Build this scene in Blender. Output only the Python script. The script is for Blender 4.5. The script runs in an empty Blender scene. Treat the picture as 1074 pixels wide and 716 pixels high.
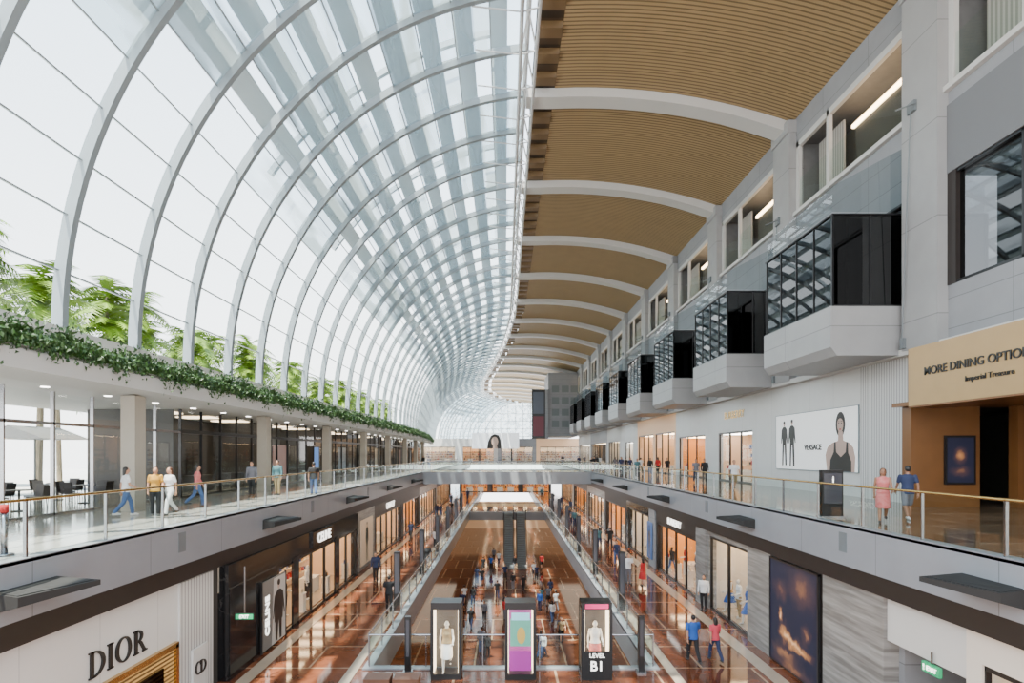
import bpy, math, random
from mathutils import Vector, Matrix, Euler
random.seed(7)
F=600.0; CX=530.0; HY=476.0; CZ=2.0
COL=bpy.context.scene.collection
Z1=0.0; ZB=-5.4; ZC=-11.0
def gp(x,y,z):
    D=F*(CZ-z)/(y-HY); return ((x-CX)*D/F, D, z)
OFFT=[(0,0),(80,0),(100,-1),(130,-4),(160,-7.5),(185,-8.5),(205,-5.5),(225,2),(245,14)]
def off(Y):
    if Y<=80: return 0.0
    for (a,b),(c,d) in zip(OFFT,OFFT[1:]):
        if a<=Y<=c:
            t=(Y-a)/(c-a); return b+(d-b)*t
    return OFFT[-1][1]
def offc(Y,x):
    return off(Y)*(1-(x-1.0)/15.6)
# ------------------------------------------------------------ materials
def newmat(name):
    m=bpy.data.materials.new(name); m.use_nodes=True
    nt=m.node_tree; return m,nt,nt.nodes['Principled BSDF']
def pbr(name,col,rough=0.5,metal=0.0,emit=None,es=0.0,noise=0.0,nscale=3.0,bump=0.0):
    m,nt,b=newmat(name)
    b.inputs['Base Color'].default_value=(*col,1); b.inputs['Roughness'].default_value=rough
    b.inputs['Metallic'].default_value=metal
    if emit: b.inputs['Emission Color'].default_value=(*emit,1); b.inputs['Emission Strength'].default_value=es
    if noise>0:
        tc=nt.nodes.new('ShaderNodeTexCoord'); n=nt.nodes.new('ShaderNodeTexNoise'); n.inputs['Scale'].default_value=nscale
        n.inputs['Detail'].default_value=5
        r=nt.nodes.new('ShaderNodeMixRGB'); r.inputs[1].default_value=(*[c*(1-noise) for c in col],1); r.inputs[2].default_value=(*[min(1,c*(1+noise)) for c in col],1)
        nt.links.new(tc.outputs['Object'],n.inputs['Vector']); nt.links.new(n.outputs['Fac'],r.inputs[0]); nt.links.new(r.outputs[0],b.inputs['Base Color'])
        if bump:
            bp=nt.nodes.new('ShaderNodeBump'); bp.inputs['Strength'].default_value=bump
            nt.links.new(n.outputs['Fac'],bp.inputs['Height']); nt.links.new(bp.outputs[0],b.inputs['Normal'])
    return m
def emis(name,col,s):
    return pbr(name,col,0.6,0,col,s)
def glass(name,tint=(1,1,1),refl=0.1,rough=0.02,gcol=(1,1,1),edge=0.45):
    m=bpy.data.materials.new(name); m.use_nodes=True; nt=m.node_tree
    for n in list(nt.nodes): nt.nodes.remove(n)
    o=nt.nodes.new('ShaderNodeOutputMaterial'); t=nt.nodes.new('ShaderNodeBsdfTransparent'); g=nt.nodes.new('ShaderNodeBsdfGlossy')
    mx=nt.nodes.new('ShaderNodeMixShader'); f=nt.nodes.new('ShaderNodeLayerWeight'); f.inputs[0].default_value=0.5
    pw=nt.nodes.new('ShaderNodeMath'); pw.operation='POWER'; pw.inputs[1].default_value=5.0
    ad=nt.nodes.new('ShaderNodeMath'); ad.operation='MULTIPLY_ADD'; ad.inputs[1].default_value=edge; ad.inputs[2].default_value=refl; ad.use_clamp=True
    t.inputs[0].default_value=(*tint,1); g.inputs['Roughness'].default_value=rough; g.inputs[0].default_value=(*gcol,1)
    nt.links.new(f.outputs['Facing'],pw.inputs[0]); nt.links.new(pw.outputs[0],ad.inputs[0]); nt.links.new(ad.outputs[0],mx.inputs[0]); nt.links.new(t.outputs[0],mx.inputs[1]); nt.links.new(g.outputs[0],mx.inputs[2]); nt.links.new(mx.outputs[0],o.inputs[0])
    return m
def frit(name,lo,hi,col=(0.8,0.86,0.88),tr=(0.90,0.96,0.97)):
    m=bpy.data.materials.new(name); m.use_nodes=True; nt=m.node_tree
    for n in list(nt.nodes): nt.nodes.remove(n)
    N=nt.nodes.new; L=nt.links.new
    o=N('ShaderNodeOutputMaterial'); t=N('ShaderNodeBsdfTransparent'); d=N('ShaderNodeBsdfTranslucent'); df=N('ShaderNodeBsdfDiffuse')
    t.inputs[0].default_value=(*tr,1); d.inputs[0].default_value=(*col,1); df.inputs[0].default_value=(*col,1)
    m1=N('ShaderNodeMixShader'); m1.inputs[0].default_value=0.5; L(d.outputs[0],m1.inputs[1]); L(df.outputs[0],m1.inputs[2])
    tc=N('ShaderNodeNewGeometry'); mp=N('ShaderNodeMapping'); mp.inputs['Scale'].default_value=(1.0,0.14,1.0)
    n=N('ShaderNodeTexNoise'); n.inputs['Scale'].default_value=1.1; n.inputs['Detail'].default_value=2
    L(tc.outputs['Position'],mp.inputs[0]); L(mp.outputs[0],n.inputs['Vector'])
    r=N('ShaderNodeMapRange'); r.inputs[1].default_value=0.42; r.inputs[2].default_value=0.58; r.inputs[3].default_value=lo; r.inputs[4].default_value=hi
    L(n.outputs['Fac'],r.inputs[0])
    m2=N('ShaderNodeMixShader'); L(r.outputs[0],m2.inputs[0]); L(t.outputs[0],m2.inputs[1]); L(m1.outputs[0],m2.inputs[2])
    g=N('ShaderNodeBsdfGlossy'); g.inputs['Roughness'].default_value=0.05
    m3=N('ShaderNodeMixShader'); m3.inputs[0].default_value=0.03; L(m2.outputs[0],m3.inputs[1]); L(g.outputs[0],m3.inputs[2]); L(m3.outputs[0],o.inputs[0])
    return m
def brickmat(name,c1,c2,mort,w,h,ms,rough,vec='XY',noise=0.3,offset=0.0,nscale=1.2):
    m,nt,b=newmat(name); N=nt.nodes.new; L=nt.links.new
    g=N('ShaderNodeNewGeometry'); sp=N('ShaderNodeSeparateXYZ'); cb=N('ShaderNodeCombineXYZ'); L(g.outputs['Position'],sp.inputs[0])
    L(sp.outputs[vec[0]],cb.inputs[0]); L(sp.outputs[vec[1]],cb.inputs[1])
    br=N('ShaderNodeTexBrick'); L(cb.outputs[0],br.inputs['Vector']); br.inputs['Scale'].default_value=1
    br.inputs['Color1'].default_value=(*c1,1); br.inputs['Color2'].default_value=(*c2,1); br.inputs['Mortar'].default_value=(*mort,1)
    br.inputs['Brick Width'].default_value=w; br.inputs['Row Height'].default_value=h; br.inputs['Mortar Size'].default_value=ms; br.offset=offset
    br.inputs['Mortar Smooth'].default_value=0
    n=N('ShaderNodeTexNoise'); n.inputs['Scale'].default_value=nscale; n.inputs['Detail'].default_value=6; L(g.outputs['Position'],n.inputs['Vector'])
    mr=N('ShaderNodeMapRange'); mr.inputs[1].default_value=.3; mr.inputs[2].default_value=.7; mr.inputs[3].default_value=1-noise; mr.inputs[4].default_value=1+noise
    L(n.outputs['Fac'],mr.inputs[0])
    mx=N('ShaderNodeVectorMath'); mx.operation='SCALE'; L(br.outputs[0],mx.inputs[0]); L(mr.outputs[0],mx.inputs['Scale']); L(mx.outputs[0],b.inputs['Base Color'])
    b.inputs['Roughness'].default_value=rough
    return m
def stripemat(name,c1,c2,axis,pitch,duty=0.5,rough=0.6,noise=0.0,bump=0.0):
    m,nt,b=newmat(name); N=nt.nodes.new; L=nt.links.new
    g=N('ShaderNodeNewGeometry'); sp=N('ShaderNodeSeparateXYZ'); L(g.outputs['Position'],sp.inputs[0])
    d=N('ShaderNodeMath'); d.operation='DIVIDE'; d.inputs[1].default_value=pitch; L(sp.outputs[axis],d.inputs[0])
    fr=N('ShaderNodeMath'); fr.operation='FRACT'; L(d.outputs[0],fr.inputs[0])
    gt=N('ShaderNodeMath'); gt.operation='GREATER_THAN'; gt.inputs[1].default_value=duty; L(fr.outputs[0],gt.inputs[0])
    mx=N('ShaderNodeMixRGB'); mx.inputs[1].default_value=(*c1,1); mx.inputs[2].default_value=(*c2,1); L(gt.outputs[0],mx.inputs[0])
    out=mx.outputs[0]
    if noise:
        n=N('ShaderNodeTexNoise'); n.inputs['Scale'].default_value=0.8; L(g.outputs['Position'],n.inputs['Vector'])
        mr=N('ShaderNodeMapRange'); mr.inputs[3].default_value=1-noise; mr.inputs[4].default_value=1+noise; L(n.outputs['Fac'],mr.inputs[0])
        v=N('ShaderNodeVectorMath'); v.operation='SCALE'; L(out,v.inputs[0]); L(mr.outputs[0],v.inputs['Scale']); out=v.outputs[0]
    L(out,b.inputs['Base Color']); b.inputs['Roughness'].default_value=rough
    if bump:
        bp=N('ShaderNodeBump'); bp.inputs['Strength'].default_value=bump; bp.inputs['Distance'].default_value=0.05; L(gt.outputs[0],bp.inputs['Height']); L(bp.outputs[0],b.inputs['Normal'])
    return m
def wavestone(name,c1,c2):
    m,nt,b=newmat(name); N=nt.nodes.new; L=nt.links.new
    g=N('ShaderNodeNewGeometry'); mp=N('ShaderNodeMapping'); mp.inputs['Scale'].default_value=(.35,.35,5.0); L(g.outputs['Position'],mp.inputs[0])
    w=N('ShaderNodeTexNoise'); w.inputs['Scale'].default_value=1.6; w.inputs['Detail'].default_value=5
    L(mp.outputs[0],w.inputs['Vector']); rm=N('ShaderNodeMapRange'); rm.inputs[1].default_value=.35; rm.inputs[2].default_value=.65; L(w.outputs['Fac'],rm.inputs[0])
    mx=N('ShaderNodeMixRGB'); mx.inputs[1].default_value=(*c1,1); mx.inputs[2].default_value=(*c2,1)
    L(rm.outputs[0],mx.inputs[0]); L(mx.outputs[0],b.inputs['Base Color']); b.inputs['Roughness'].default_value=0.35
    return m
def veined(name,base,vein):
    m,nt,b=newmat(name); N=nt.nodes.new; L=nt.links.new
    g=N('ShaderNodeNewGeometry'); n=N('ShaderNodeTexNoise'); n.inputs['Scale'].default_value=.8; n.inputs['Detail'].default_value=8; n.inputs['Distortion'].default_value=1.5; L(g.outputs['Position'],n.inputs['Vector'])
    r=N('ShaderNodeValToRGB'); e=r.color_ramp.elements; e[0].position=.49; e[0].color=(*base,1); e[1].position=.51; e[1].color=(*base,1); x=e.new(.5); x.color=(*vein,1)
    L(n.outputs['Fac'],r.inputs[0]); L(r.outputs[0],b.inputs['Base Color']); b.inputs['Roughness'].default_value=.12; return m
M={}
M['white']=pbr('white_paint',(0.54,0.53,0.51),0.5,noise=0.03,nscale=0.7)
M['steel']=pbr('white_steel',(0.24,0.28,0.30),0.4,noise=0.04)
M['truss']=pbr('truss_steel',(0.5,0.5,0.5),0.4)
M['steeldark']=pbr('grey_steel',(0.15,0.17,0.18),0.4)
M['wall']=brickmat('wall_panels',(0.245,0.25,0.265),(0.26,0.265,0.28),(0.15,0.155,0.165),3.67,1.1,0.015,0.45,'YZ',0.05)
M['colm']=brickmat('column_panels',(0.30,0.30,0.30),(0.32,0.32,0.32),(0.20,0.20,0.20),9,3.6,0.02,0.45,'YZ',0.04)
M['fascia']=brickmat('fascia_panels',(0.26,0.27,0.29),(0.27,0.28,0.30),(0.15,0.15,0.16),3.67,5.0,0.012,0.35,'YZ',0.04)
M['shopwhite']=brickmat('shop_white',(0.58,0.58,0.57),(0.60,0.60,0.59),(0.42,0.42,0.42),2.2,6.3,0.01,0.4,'YZ',0.02)
M['flute']=stripemat('fluted_white',(0.58,0.58,0.57),(0.26,0.26,0.26),'Y',0.16,0.72,0.5,bump=0.6)
M['dark']=pbr('dark_bronze',(0.018,0.013,0.011),0.45,noise=0.2)
M['lampdark']=pbr('lamp_bronze',(0.018,0.017,0.016),0.75)
M['black']=pbr('black_metal',(0.008,0.008,0.009),0.3)
M['blackmarble']=veined('black_marble',(0.007,0.007,0.008),(0.05,0.047,0.045))
M['wood']=stripemat('timber_slats',(0.34,0.235,0.115),(0.14,0.092,0.042),'Y',0.25,0.66,0.6,noise=0.12)
M['wooddark']=stripemat('timber_boxes',(0.05,0.03,0.015),(0.02,0.012,0.006),'Y',1.1,0.6,0.7)
M['batten']=pbr('timber_batten',(0.13,0.08,0.035),0.5)
M['woodpanel']=pbr('oak_panel',(0.17,0.072,0.022),0.35,noise=0.2,nscale=1.5)
M['woodsign']=pbr('gold_oak_sign',(0.40,0.26,0.11),0.4,noise=0.1,nscale=1.5)
M['marble']=brickmat('brown_marble',(0.10,0.028,0.012),(0.18,0.06,0.028),(0.34,0.21,0.13),3.4,2.2,0.04,0.07,'XY',0.4,0.5)
M['marble2']=brickmat('brown_marble_low',(0.10,0.030,0.014),(0.17,0.06,0.028),(0.36,0.24,0.15),1.9,5.0,0.06,0.07,'XY',0.4,0.5)
M['cream']=pbr('cream_stone',(0.40,0.32,0.24),0.12,noise=0.1,nscale=2)
M['floorL']=brickmat('pale_terrazzo',(0.40,0.385,0.36),(0.37,0.36,0.335),(0.26,0.25,0.24),1.2,1.2,0.01,0.12,'XY',0.08)
M['floorR']=brickmat('warm_marble',(0.13,0.08,0.05),(0.20,0.13,0.085),(0.34,0.25,0.18),2.4,1.6,0.04,0.08,'XY',0.25,0.5)
M['pave']=pbr('paving',(0.6,0.6,0.57),0.8,noise=0.1)
M['stone']=wavestone('banded_stone',(0.16,0.15,0.14),(0.32,0.305,0.29))
M['gold']=pbr('brass',(0.60,0.38,0.13),0.22,1.0)
M['goldlat']=stripemat('gold_lattice',(0.75,0.48,0.16),(0.15,0.08,0.02),'Z',0.11,0.5,0.3)
M['chrome']=pbr('brushed_steel',(0.36,0.36,0.38),0.25,1.0)
M['glassrail']=glass('rail_glass',(0.88,0.96,0.93),0.035)
M['glassgrey']=glass('grey_glass',(0.62,0.68,0.70),0.08)
M['glassshop']=glass('shop_glass',(0.93,0.96,0.96),0.05)
M['glassdark']=glass('tinted_glass',(0.08,0.085,0.09),0.06)
M['vclear']=frit('vault_clear',0.0,0.02,(.5,.56,.58),(.93,.98,1.0))
M['vmid']=frit('vault_mid',0.1,0.6,(0.34,0.42,0.45),(.80,.90,.95))
M['vhigh']=frit('vault_high',0.4,0.9,(0.26,0.33,0.35),(.72,.84,.9))
M['louver']=pbr('louver_white',(0.36,0.41,0.44),0.5)
M['leaf']=pbr('hedge_leaf',(0.024,0.065,0.010),0.5,noise=0.6,nscale=2.5)
M['palm']=pbr('tree_leaf',(0.16,0.27,0.008),0.5,noise=0.7,nscale=0.6)
M['bark']=pbr('bark',(0.25,0.2,0.14),0.9,noise=0.3)
M['warm']=emis('warm_light',(1.0,0.70,0.40),14.0)
M['warms']=emis('warm_soft_light',(1.0,0.78,0.52),5.0)
M['cool']=emis('white_light',(1.0,0.95,0.88),12.0)
M['amber']=pbr('amber_wall_glow',(0.48,0.18,0.04),0.5,0,(1.0,0.36,0.07),0.6,noise=0.1)  # wall itself emits, shop light put into the material
M['peach']=pbr('peach_wall_glow',(0.56,0.36,0.22),0.5,0,(1,0.60,0.32),0.3)  # slight emission stands in for warm light on the wall
M['intw']=pbr('interior_white_glow',(0.58,0.53,0.47),0.5,0,(1,.85,.65),.12)  # faint warm glow in the surface in place of interior light
M['intd']=pbr('interior_dark',(0.05,0.045,0.04),0.5,noise=0.2)
M['intg']=pbr('interior_grey',(0.15,0.15,0.15),0.5,noise=0.2)
M['curtain']=stripemat('curtain',(0.42,0.39,0.35),(0.26,0.24,0.22),'Y',0.2,0.5,0.8)
M['blind']=pbr('roller_blind',(0.15,0.155,0.165),0.7)
M['lettW']=emis('letter_white',(1,0.97,0.9),2.5)
M['lettK']=pbr('letter_black',(0.012,0.012,0.012),0.4)
M['green']=emis('exit_green',(0.01,0.30,0.12),0.7)
M['skin']=pbr('skin',(0.46,0.24,0.15),0.5)
M['skin2']=pbr('skin_tan',(0.29,0.14,0.08),0.5)
M['hair']=pbr('hair_black',(0.012,0.009,0.008),0.4)
M['hairb']=pbr('hair_brown',(0.08,0.03,0.012),0.4)
M['shoe']=pbr('shoe',(0.04,0.04,0.04),0.5)
M['shoew']=pbr('shoe_white',(0.6,0.6,0.6),0.5)
M['mann']=pbr('mannequin_white',(0.6,0.59,0.57),0.35)
CLO={}
def clo(name,c):
    if name not in CLO: CLO[name]=pbr('cloth_'+name,c,0.8,noise=0.12,nscale=6)
    return CLO[name]
clo('white',(0.68,0.68,0.68));clo('black',(0.012,0.012,0.014));clo('jeans',(0.06,0.11,0.25));clo('navy',(0.02,0.03,0.08));clo('red',(0.45,0.02,0.02));clo('pink',(0.6,0.06,0.09))
clo('blue',(0.02,0.09,0.36));clo('grey',(0.14,0.14,0.16));clo('khaki',(0.29,0.21,0.11));clo('yellow',(0.48,0.25,0.03));clo('teal',(0.06,0.15,0.17));clo('green',(0.06,0.17,0.07))
def color(name,c,rough=0.5,e=0.0):
    if name not in M: M[name]=pbr(name,c,rough,0,c if e else None,e)
    return M[name]
# ------------------------------------------------------------ mesh builder
class MB:
    def __init__(s): s.v=[]; s.f=[]
    def box(s,x0,x1,y0,y1,z0,z1):
        x0,x1=min(x0,x1),max(x0,x1);y0,y1=min(y0,y1),max(y0,y1);z0,z1=min(z0,z1),max(z0,z1)
        n=len(s.v); s.v+=[(x0,y0,z0),(x1,y0,z0),(x1,y1,z0),(x0,y1,z0),(x0,y0,z1),(x1,y0,z1),(x1,y1,z1),(x0,y1,z1)]
        s.f+=[tuple(n+i for i in q) for q in((0,3,2,1),(4,5,6,7),(0,1,5,4),(1,2,6,5),(2,3,7,6),(3,0,4,7))]; return s
    def poly(s,pts): n=len(s.v); s.v+=[tuple(p) for p in pts]; s.f.append(tuple(range(n,n+len(pts)))); return s
    def hexa(s,a,b):
        n=len(s.v); s.v+=[tuple(p) for p in a]+[tuple(p) for p in b]
        s.f+=[tuple(n+i for i in q) for q in((3,2,1,0),(4,5,6,7),(0,1,5,4),(1,2,6,5),(2,3,7,6),(3,0,4,7))]; return s
    def prism(s,pts,axis,a0,a1):
        def mk(p,a):
            return {'x':(a,p[0],p[1]),'y':(p[0],a,p[1]),'z':(p[0],p[1],a)}[axis]
        n=len(s.v); k=len(pts); s.v+=[mk(p,a0) for p in pts]+[mk(p,a1) for p in pts]
        s.f.append(tuple(n+i for i in range(k))[::-1]); s.f.append(tuple(n+k+i for i in range(k)))
        for i in range(k): j=(i+1)%k; s.f.append((n+i,n+j,n+k+j,n+k+i))
        return s
    def band(s,outer,inner,y0,y1):
        for i in range(len(outer)-1):
            s.prism([outer[i],outer[i+1],inner[i+1],inner[i]],'y',y0,y1)
        return s
    def tube(s,pts,rad,seg=8,caps=True):
        pts=[Vector(p) for p in pts]
        if not isinstance(rad,(list,tuple)): rad=[rad]*len(pts)
        base=len(s.v)
        for i,p in enumerate(pts):
            d=(pts[min(i+1,len(pts)-1)]-pts[max(i-1,0)]).normalized()
            ref=Vector((1,0,0)) if abs(d.x)<0.9 else Vector((0,1,0))
            u=d.cross(ref).normalized(); w=d.cross(u)
            r=rad[i]; ru,rw=(r if isinstance(r,tuple) else (r,r))
            for k in range(seg):
                a=2*math.pi*k/seg; s.v.append(tuple(p+u*math.cos(a)*ru+w*math.sin(a)*rw))
        for i in range(len(pts)-1):
            for k in range(seg):
                a=base+i*seg+k; b=base+i*seg+(k+1)%seg; s.f.append((a,b,b+seg,a+seg))
        if caps:
            s.f.append(tuple(base+k for k in range(seg))[::-1]); s.f.append(tuple(base+(len(pts)-1)*seg+k for k in range(seg)))
        return s
    def rings(s,rs,seg=16):
        base=len(s.v)
        for (cx,cy,z,rx,ry) in rs:
            for k in range(seg):
                a=2*math.pi*k/seg; s.v.append((cx+rx*math.cos(a),cy+ry*math.sin(a),z))
        for i in range(len(rs)-1):
            for k in range(seg):
                a=base+i*seg+k; b=base+i*seg+(k+1)%seg; s.f.append((a,b,b+seg,a+seg))
        s.f.append(tuple(base+k for k in range(seg))[::-1]); s.f.append(tuple(base+(len(rs)-1)*seg+k for k in range(seg)))
        return s
    def ell(s,c,r,seg=12,rg=8):
        rs=[]
        for i in range(1,rg):
            t=math.pi*i/rg; rs.append((c[0],c[1],c[2]-r[2]*math.cos(t),r[0]*math.sin(t),r[1]*math.sin(t)))
        return s.rings([(c[0],c[1],c[2]-r[2],.001,.001)]+rs+[(c[0],c[1],c[2]+r[2],.001,.001)],seg)
    def limb(s,pts,rad,seg=10):
        s.tube(pts,rad,seg)
        for p,r in zip(pts,rad):
            rr=r if not isinstance(r,tuple) else min(r)
            s.ell(p,(rr,rr,rr),8,6)
        return s
    def mesh(s,name,mat,smooth=False):
        me=bpy.data.meshes.new(name); me.from_pydata(s.v,[],s.f); me.update()
        if mat: me.materials.append(mat)
        if smooth: me.polygons.foreach_set('use_smooth',[True]*len(me.polygons))
        return me
    def obj(s,name,mat,parent=None,smooth=False,center=True):
        loc=(0,0,0)
        if parent is None and center and s.v:
            xs=[v[0] for v in s.v];ys=[v[1] for v in s.v];zs=[v[2] for v in s.v]
            loc=((min(xs)+max(xs))/2,(min(ys)+max(ys))/2,min(zs))
            s.v=[(v[0]-loc[0],v[1]-loc[1],v[2]-loc[2]) for v in s.v]
        o=bpy.data.objects.new(name,s.mesh(name,mat,smooth)); COL.objects.link(o); o.location=loc
        if parent: o.parent=parent
        return o
def meta(o,label,cat,group=None):
    o['label']=label; o['category']=cat
    if group: o['group']=group
    return o
def struct(o,label=None,cat=None):
    o['kind']='structure'
    if label:o['label']=label
    if cat:o['category']=cat
    return o
def root(name,loc,label,cat,group=None,rz=0,rot=None):
    e=bpy.data.objects.new(name,None); e.empty_display_size=0.2; COL.objects.link(e); e.location=loc
    e.rotation_euler=rot if rot else (0,0,rz)
    return meta(e,label,cat,group)
def dup(o,loc=None,rz=None,label=None,parent=None):
    n=o.copy(); COL.objects.link(n)
    if parent: n.parent=parent
    if loc is not None: n.location=loc
    if rz is not None: n.rotation_euler=(0,0,rz)
    if label: n['label']=label
    for c in o.children: dup(c,parent=n)
    return n
def text(body,size,mat,parent,loc=(0,0,0),rot=(math.pi/2,0,0),name='lettering',align='CENTER',ext=0.015,bold=0.0):
    c=bpy.data.curves.new('t','FONT'); c.body=body; c.size=size; c.align_x=align; c.align_y='CENTER'; c.extrude=ext; c.offset=bold
    t=bpy.data.objects.new('t',c); COL.objects.link(t); bpy.context.view_layer.update()
    me=bpy.data.meshes.new_from_object(t.evaluated_get(bpy.context.evaluated_depsgraph_get()))
    bpy.data.objects.remove(t); me.name=name; me.materials.clear(); me.materials.append(mat)
    o=bpy.data.objects.new(name,me); COL.objects.link(o); o.parent=parent; o.location=loc; o.rotation_euler=rot
    return o
PI=math.pi
def serif(ch,x,z,h,parent,mat,y=-.05):
    m=MB(); y1=y+.04; st=h*.17; th=h*.06
    def stem(x0):
        m.box(x0,x0+st,y,y1,z,z+h); m.box(x0-h*.08,x0+st+h*.08,y,y1,z,z+th); m.box(x0-h*.08,x0+st+h*.08,y,y1,z+h-th,z+h)
    def arc(cx,cz,rx,rz,a0,a1,tx,tz,n=18):
        A=[a0+(a1-a0)*i/n for i in range(n+1)]
        m.band([(cx+rx*math.cos(a),cz+rz*math.sin(a)) for a in A],[(cx+(rx-tx)*math.cos(a),cz+(rz-tz)*math.sin(a)) for a in A],y,y1)
    if ch=='D': stem(x); arc(x+st,z+h/2,h*.62,h/2,-PI/2,PI/2,st,th); wd=st+h*.62
    elif ch=='I': stem(x); wd=st
    elif ch=='O': arc(x+h*.48,z+h/2,h*.48,h/2*1.03,0,2*PI,st,th,28); wd=h*.96
    elif ch=='C': arc(x+h*.46,z+h/2,h*.46,h/2*1.03,PI*.28,PI*1.72,st,th,24); m.box(x+h*.72,x+h*.76,y,y1,z+h*.68,z+h*.95); wd=h*.76
    elif ch=='R':
        stem(x); arc(x+st,z+h*.73,h*.36,h*.27,-PI/2,PI/2,st*.9,th); m.prism([(x+st+h*.12,z+h*.46),(x+st+h*.26,z+h*.48),(x+st+h*.58,z),(x+st+h*.42,z)],'y',y,y1); m.box(x+st+h*.34,x+st+h*.64,y,y1,z,z+th); wd=st+h*.6
    m.obj('letter',mat,parent); return wd
# ============================================================ WORLD / SUN / CAMERA
w=bpy.data.worlds.new('w'); bpy.context.scene.world=w; w.use_nodes=True; nt=w.node_tree; bg=nt.nodes['Background']
tc=nt.nodes.new('ShaderNodeTexCoord'); sp=nt.nodes.new('ShaderNodeSeparateXYZ'); rp=nt.nodes.new('ShaderNodeValToRGB')
nt.links.new(tc.outputs['Generated'],sp.inputs[0]); nt.links.new(sp.outputs['Z'],rp.inputs[0]); nt.links.new(rp.outputs[0],bg.inputs[0])
rp.color_ramp.elements[0].color=(1,1,1,1); rp.color_ramp.elements[0].position=0.15; rp.color_ramp.elements[1].color=(0.42,0.60,0.78,1); rp.color_ramp.elements[1].position=0.85
bg.inputs[1].default_value=5.2
sl=bpy.data.lights.new('sun','SUN'); sl.energy=22; sl.angle=0.012; sl.color=(1,0.93,0.80); so=bpy.data.objects.new('sun',sl); COL.objects.link(so)
so.rotation_euler=Vector((0.17,0.30,-1)).to_track_quat('-Z','Y').to_euler()
cd=bpy.data.cameras.new('camera'); co=bpy.data.objects.new('camera',cd); COL.objects.link(co); co.location=(0,0,CZ); co.rotation_euler=(PI/2,0,0)
cd.sensor_width=36; cd.lens=36*F/1074; cd.shift_x=(537-CX)/1074; cd.shift_y=(HY-358)/1074; cd.clip_end=600; bpy.context.scene.camera=co
def area(loc,rot,sx,sy,e,col=(1,0.82,0.62)):
    l=bpy.data.lights.new('added_fill_light','AREA'); l.shape='RECTANGLE'; l.size=sx; l.size_y=sy; l.energy=e; l.color=col  # added fill lamp without a fitting, brightens the lower levels and interiors
    o=bpy.data.objects.new('added_fill_light',l); COL.objects.link(o); o.location=loc; o.rotation_euler=rot; return o
# ============================================================ FLOORS / SLABS
YE=150
XL=-9.1; XR=9.5; WL=-14.8; WR=16.4
struct(MB().box(-23,XL,-8,YE,-0.06,0).obj('floor',M['floorL']),'pale polished terrazzo upper walkway floor','floor')
struct(MB().box(XR,24,-8,YE,-0.06,0).obj('floor',M['floorR']),'warm polished marble upper walkway floor','floor')
struct(MB().box(-60,-23,-20,200,-0.3,-0.1).obj('floor',M['pave']),'pale outdoor promenade paving','floor')
struct(MB().box(XL,XR,112,YE,-0.06,0).obj('floor',M['floorR']),'marble floor at the far end of the hall','floor')
BX0,BX1=-4.6,5.0
BY0,BY1=19.9,73
struct(MB().box(-22,BX0,-8,YE,ZB-.06,ZB).obj('floor',M['marble']),'glossy brown marble basement walkway','floor')
struct(MB().box(BX1,22,-8,YE,ZB-.06,ZB).obj('floor',M['marble']),'glossy brown marble basement walkway','floor')
struct(MB().box(BX0,BX1,-8,BY0,ZB-.06,ZB).obj('floor',M['marble']),'glossy brown marble landing by display kiosks','floor')
struct(MB().box(BX0,BX1,BY1,BY1+8,ZB-.06,ZB).obj('floor',M['marble']),'marble bridge deck on basement level','floor')
struct(MB().box(BX0,BX1,110,YE,ZB-.06,ZB).obj('floor',M['marble']),'brown marble far basement floor','floor')
struct(MB().box(-10.5,10.5,0,YE,ZC-.1,ZC).obj('floor',M['marble2']),'glossy brown marble lowest floor with cream bands','floor')
tn=[0]
def trim(mb,mat,label):
    tn[0]+=1; return struct(mb.obj('trim_%d'%tn[0],mat),label,'trim')
trim(MB().box(XL-.35,XL,-8,YE,-1.12,0.02),M['fascia'],'pale grey panelled balcony fascia')
trim(MB().box(XR,XR+.35,-8,YE,-1.12,0.02),M['fascia'],'pale grey panelled balcony fascia')
trim(MB().box(XL-.5,XL-.06,-8,YE,-1.62,-1.12),M['dark'],'dark bronze band beneath balcony fascia')
trim(MB().box(XR+.06,XR+.5,-8,YE,-1.62,-1.12),M['dark'],'dark bronze band beneath balcony fascia')
struct(MB().box(-23,XL-.35,-8,YE,-1.5,-.06).obj('ceiling',M['white']),'slab between levels')
struct(MB().box(XR+.35,22,-8,YE,-1.5,-.06).obj('ceiling',M['white']),'slab between levels')
for x0,x1 in((-8.75,-8.3),(8.7,9.2),(-5.4,-5.05),(5.5,5.85)):
    trim(MB().box(x0,x1,-8,YE,ZB,ZB+.012),M['cream'],'cream stone inlay strip in marble floor')
for x0,x1 in((BX0-.3,BX0),(BX1,BX1+.3)):
    trim(MB().box(x0,x1,BY0,YE,ZB-1.0,ZB+.05),M['fascia'],'pale grey basement void fascia')
trim(MB().box(BX0-.3,BX1+.3,BY0-.3,BY0,ZB-1.0,ZB+.05),M['fascia'],'pale grey basement void fascia')
struct(MB().box(-10.5,BX0-.3,0,YE,ZB-.9,ZB-.06).obj('ceiling',M['white'])); struct(MB().box(BX1+.3,10.5,0,YE,ZB-.9,ZB-.06).obj('ceiling',M['white']))
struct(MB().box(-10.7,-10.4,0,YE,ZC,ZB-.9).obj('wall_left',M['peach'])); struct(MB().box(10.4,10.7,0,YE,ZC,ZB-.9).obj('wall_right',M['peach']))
struct(MB().box(-10.5,10.5,-.3,0,ZC,ZB-.06).obj('wall_near',M['intw']))
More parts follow.
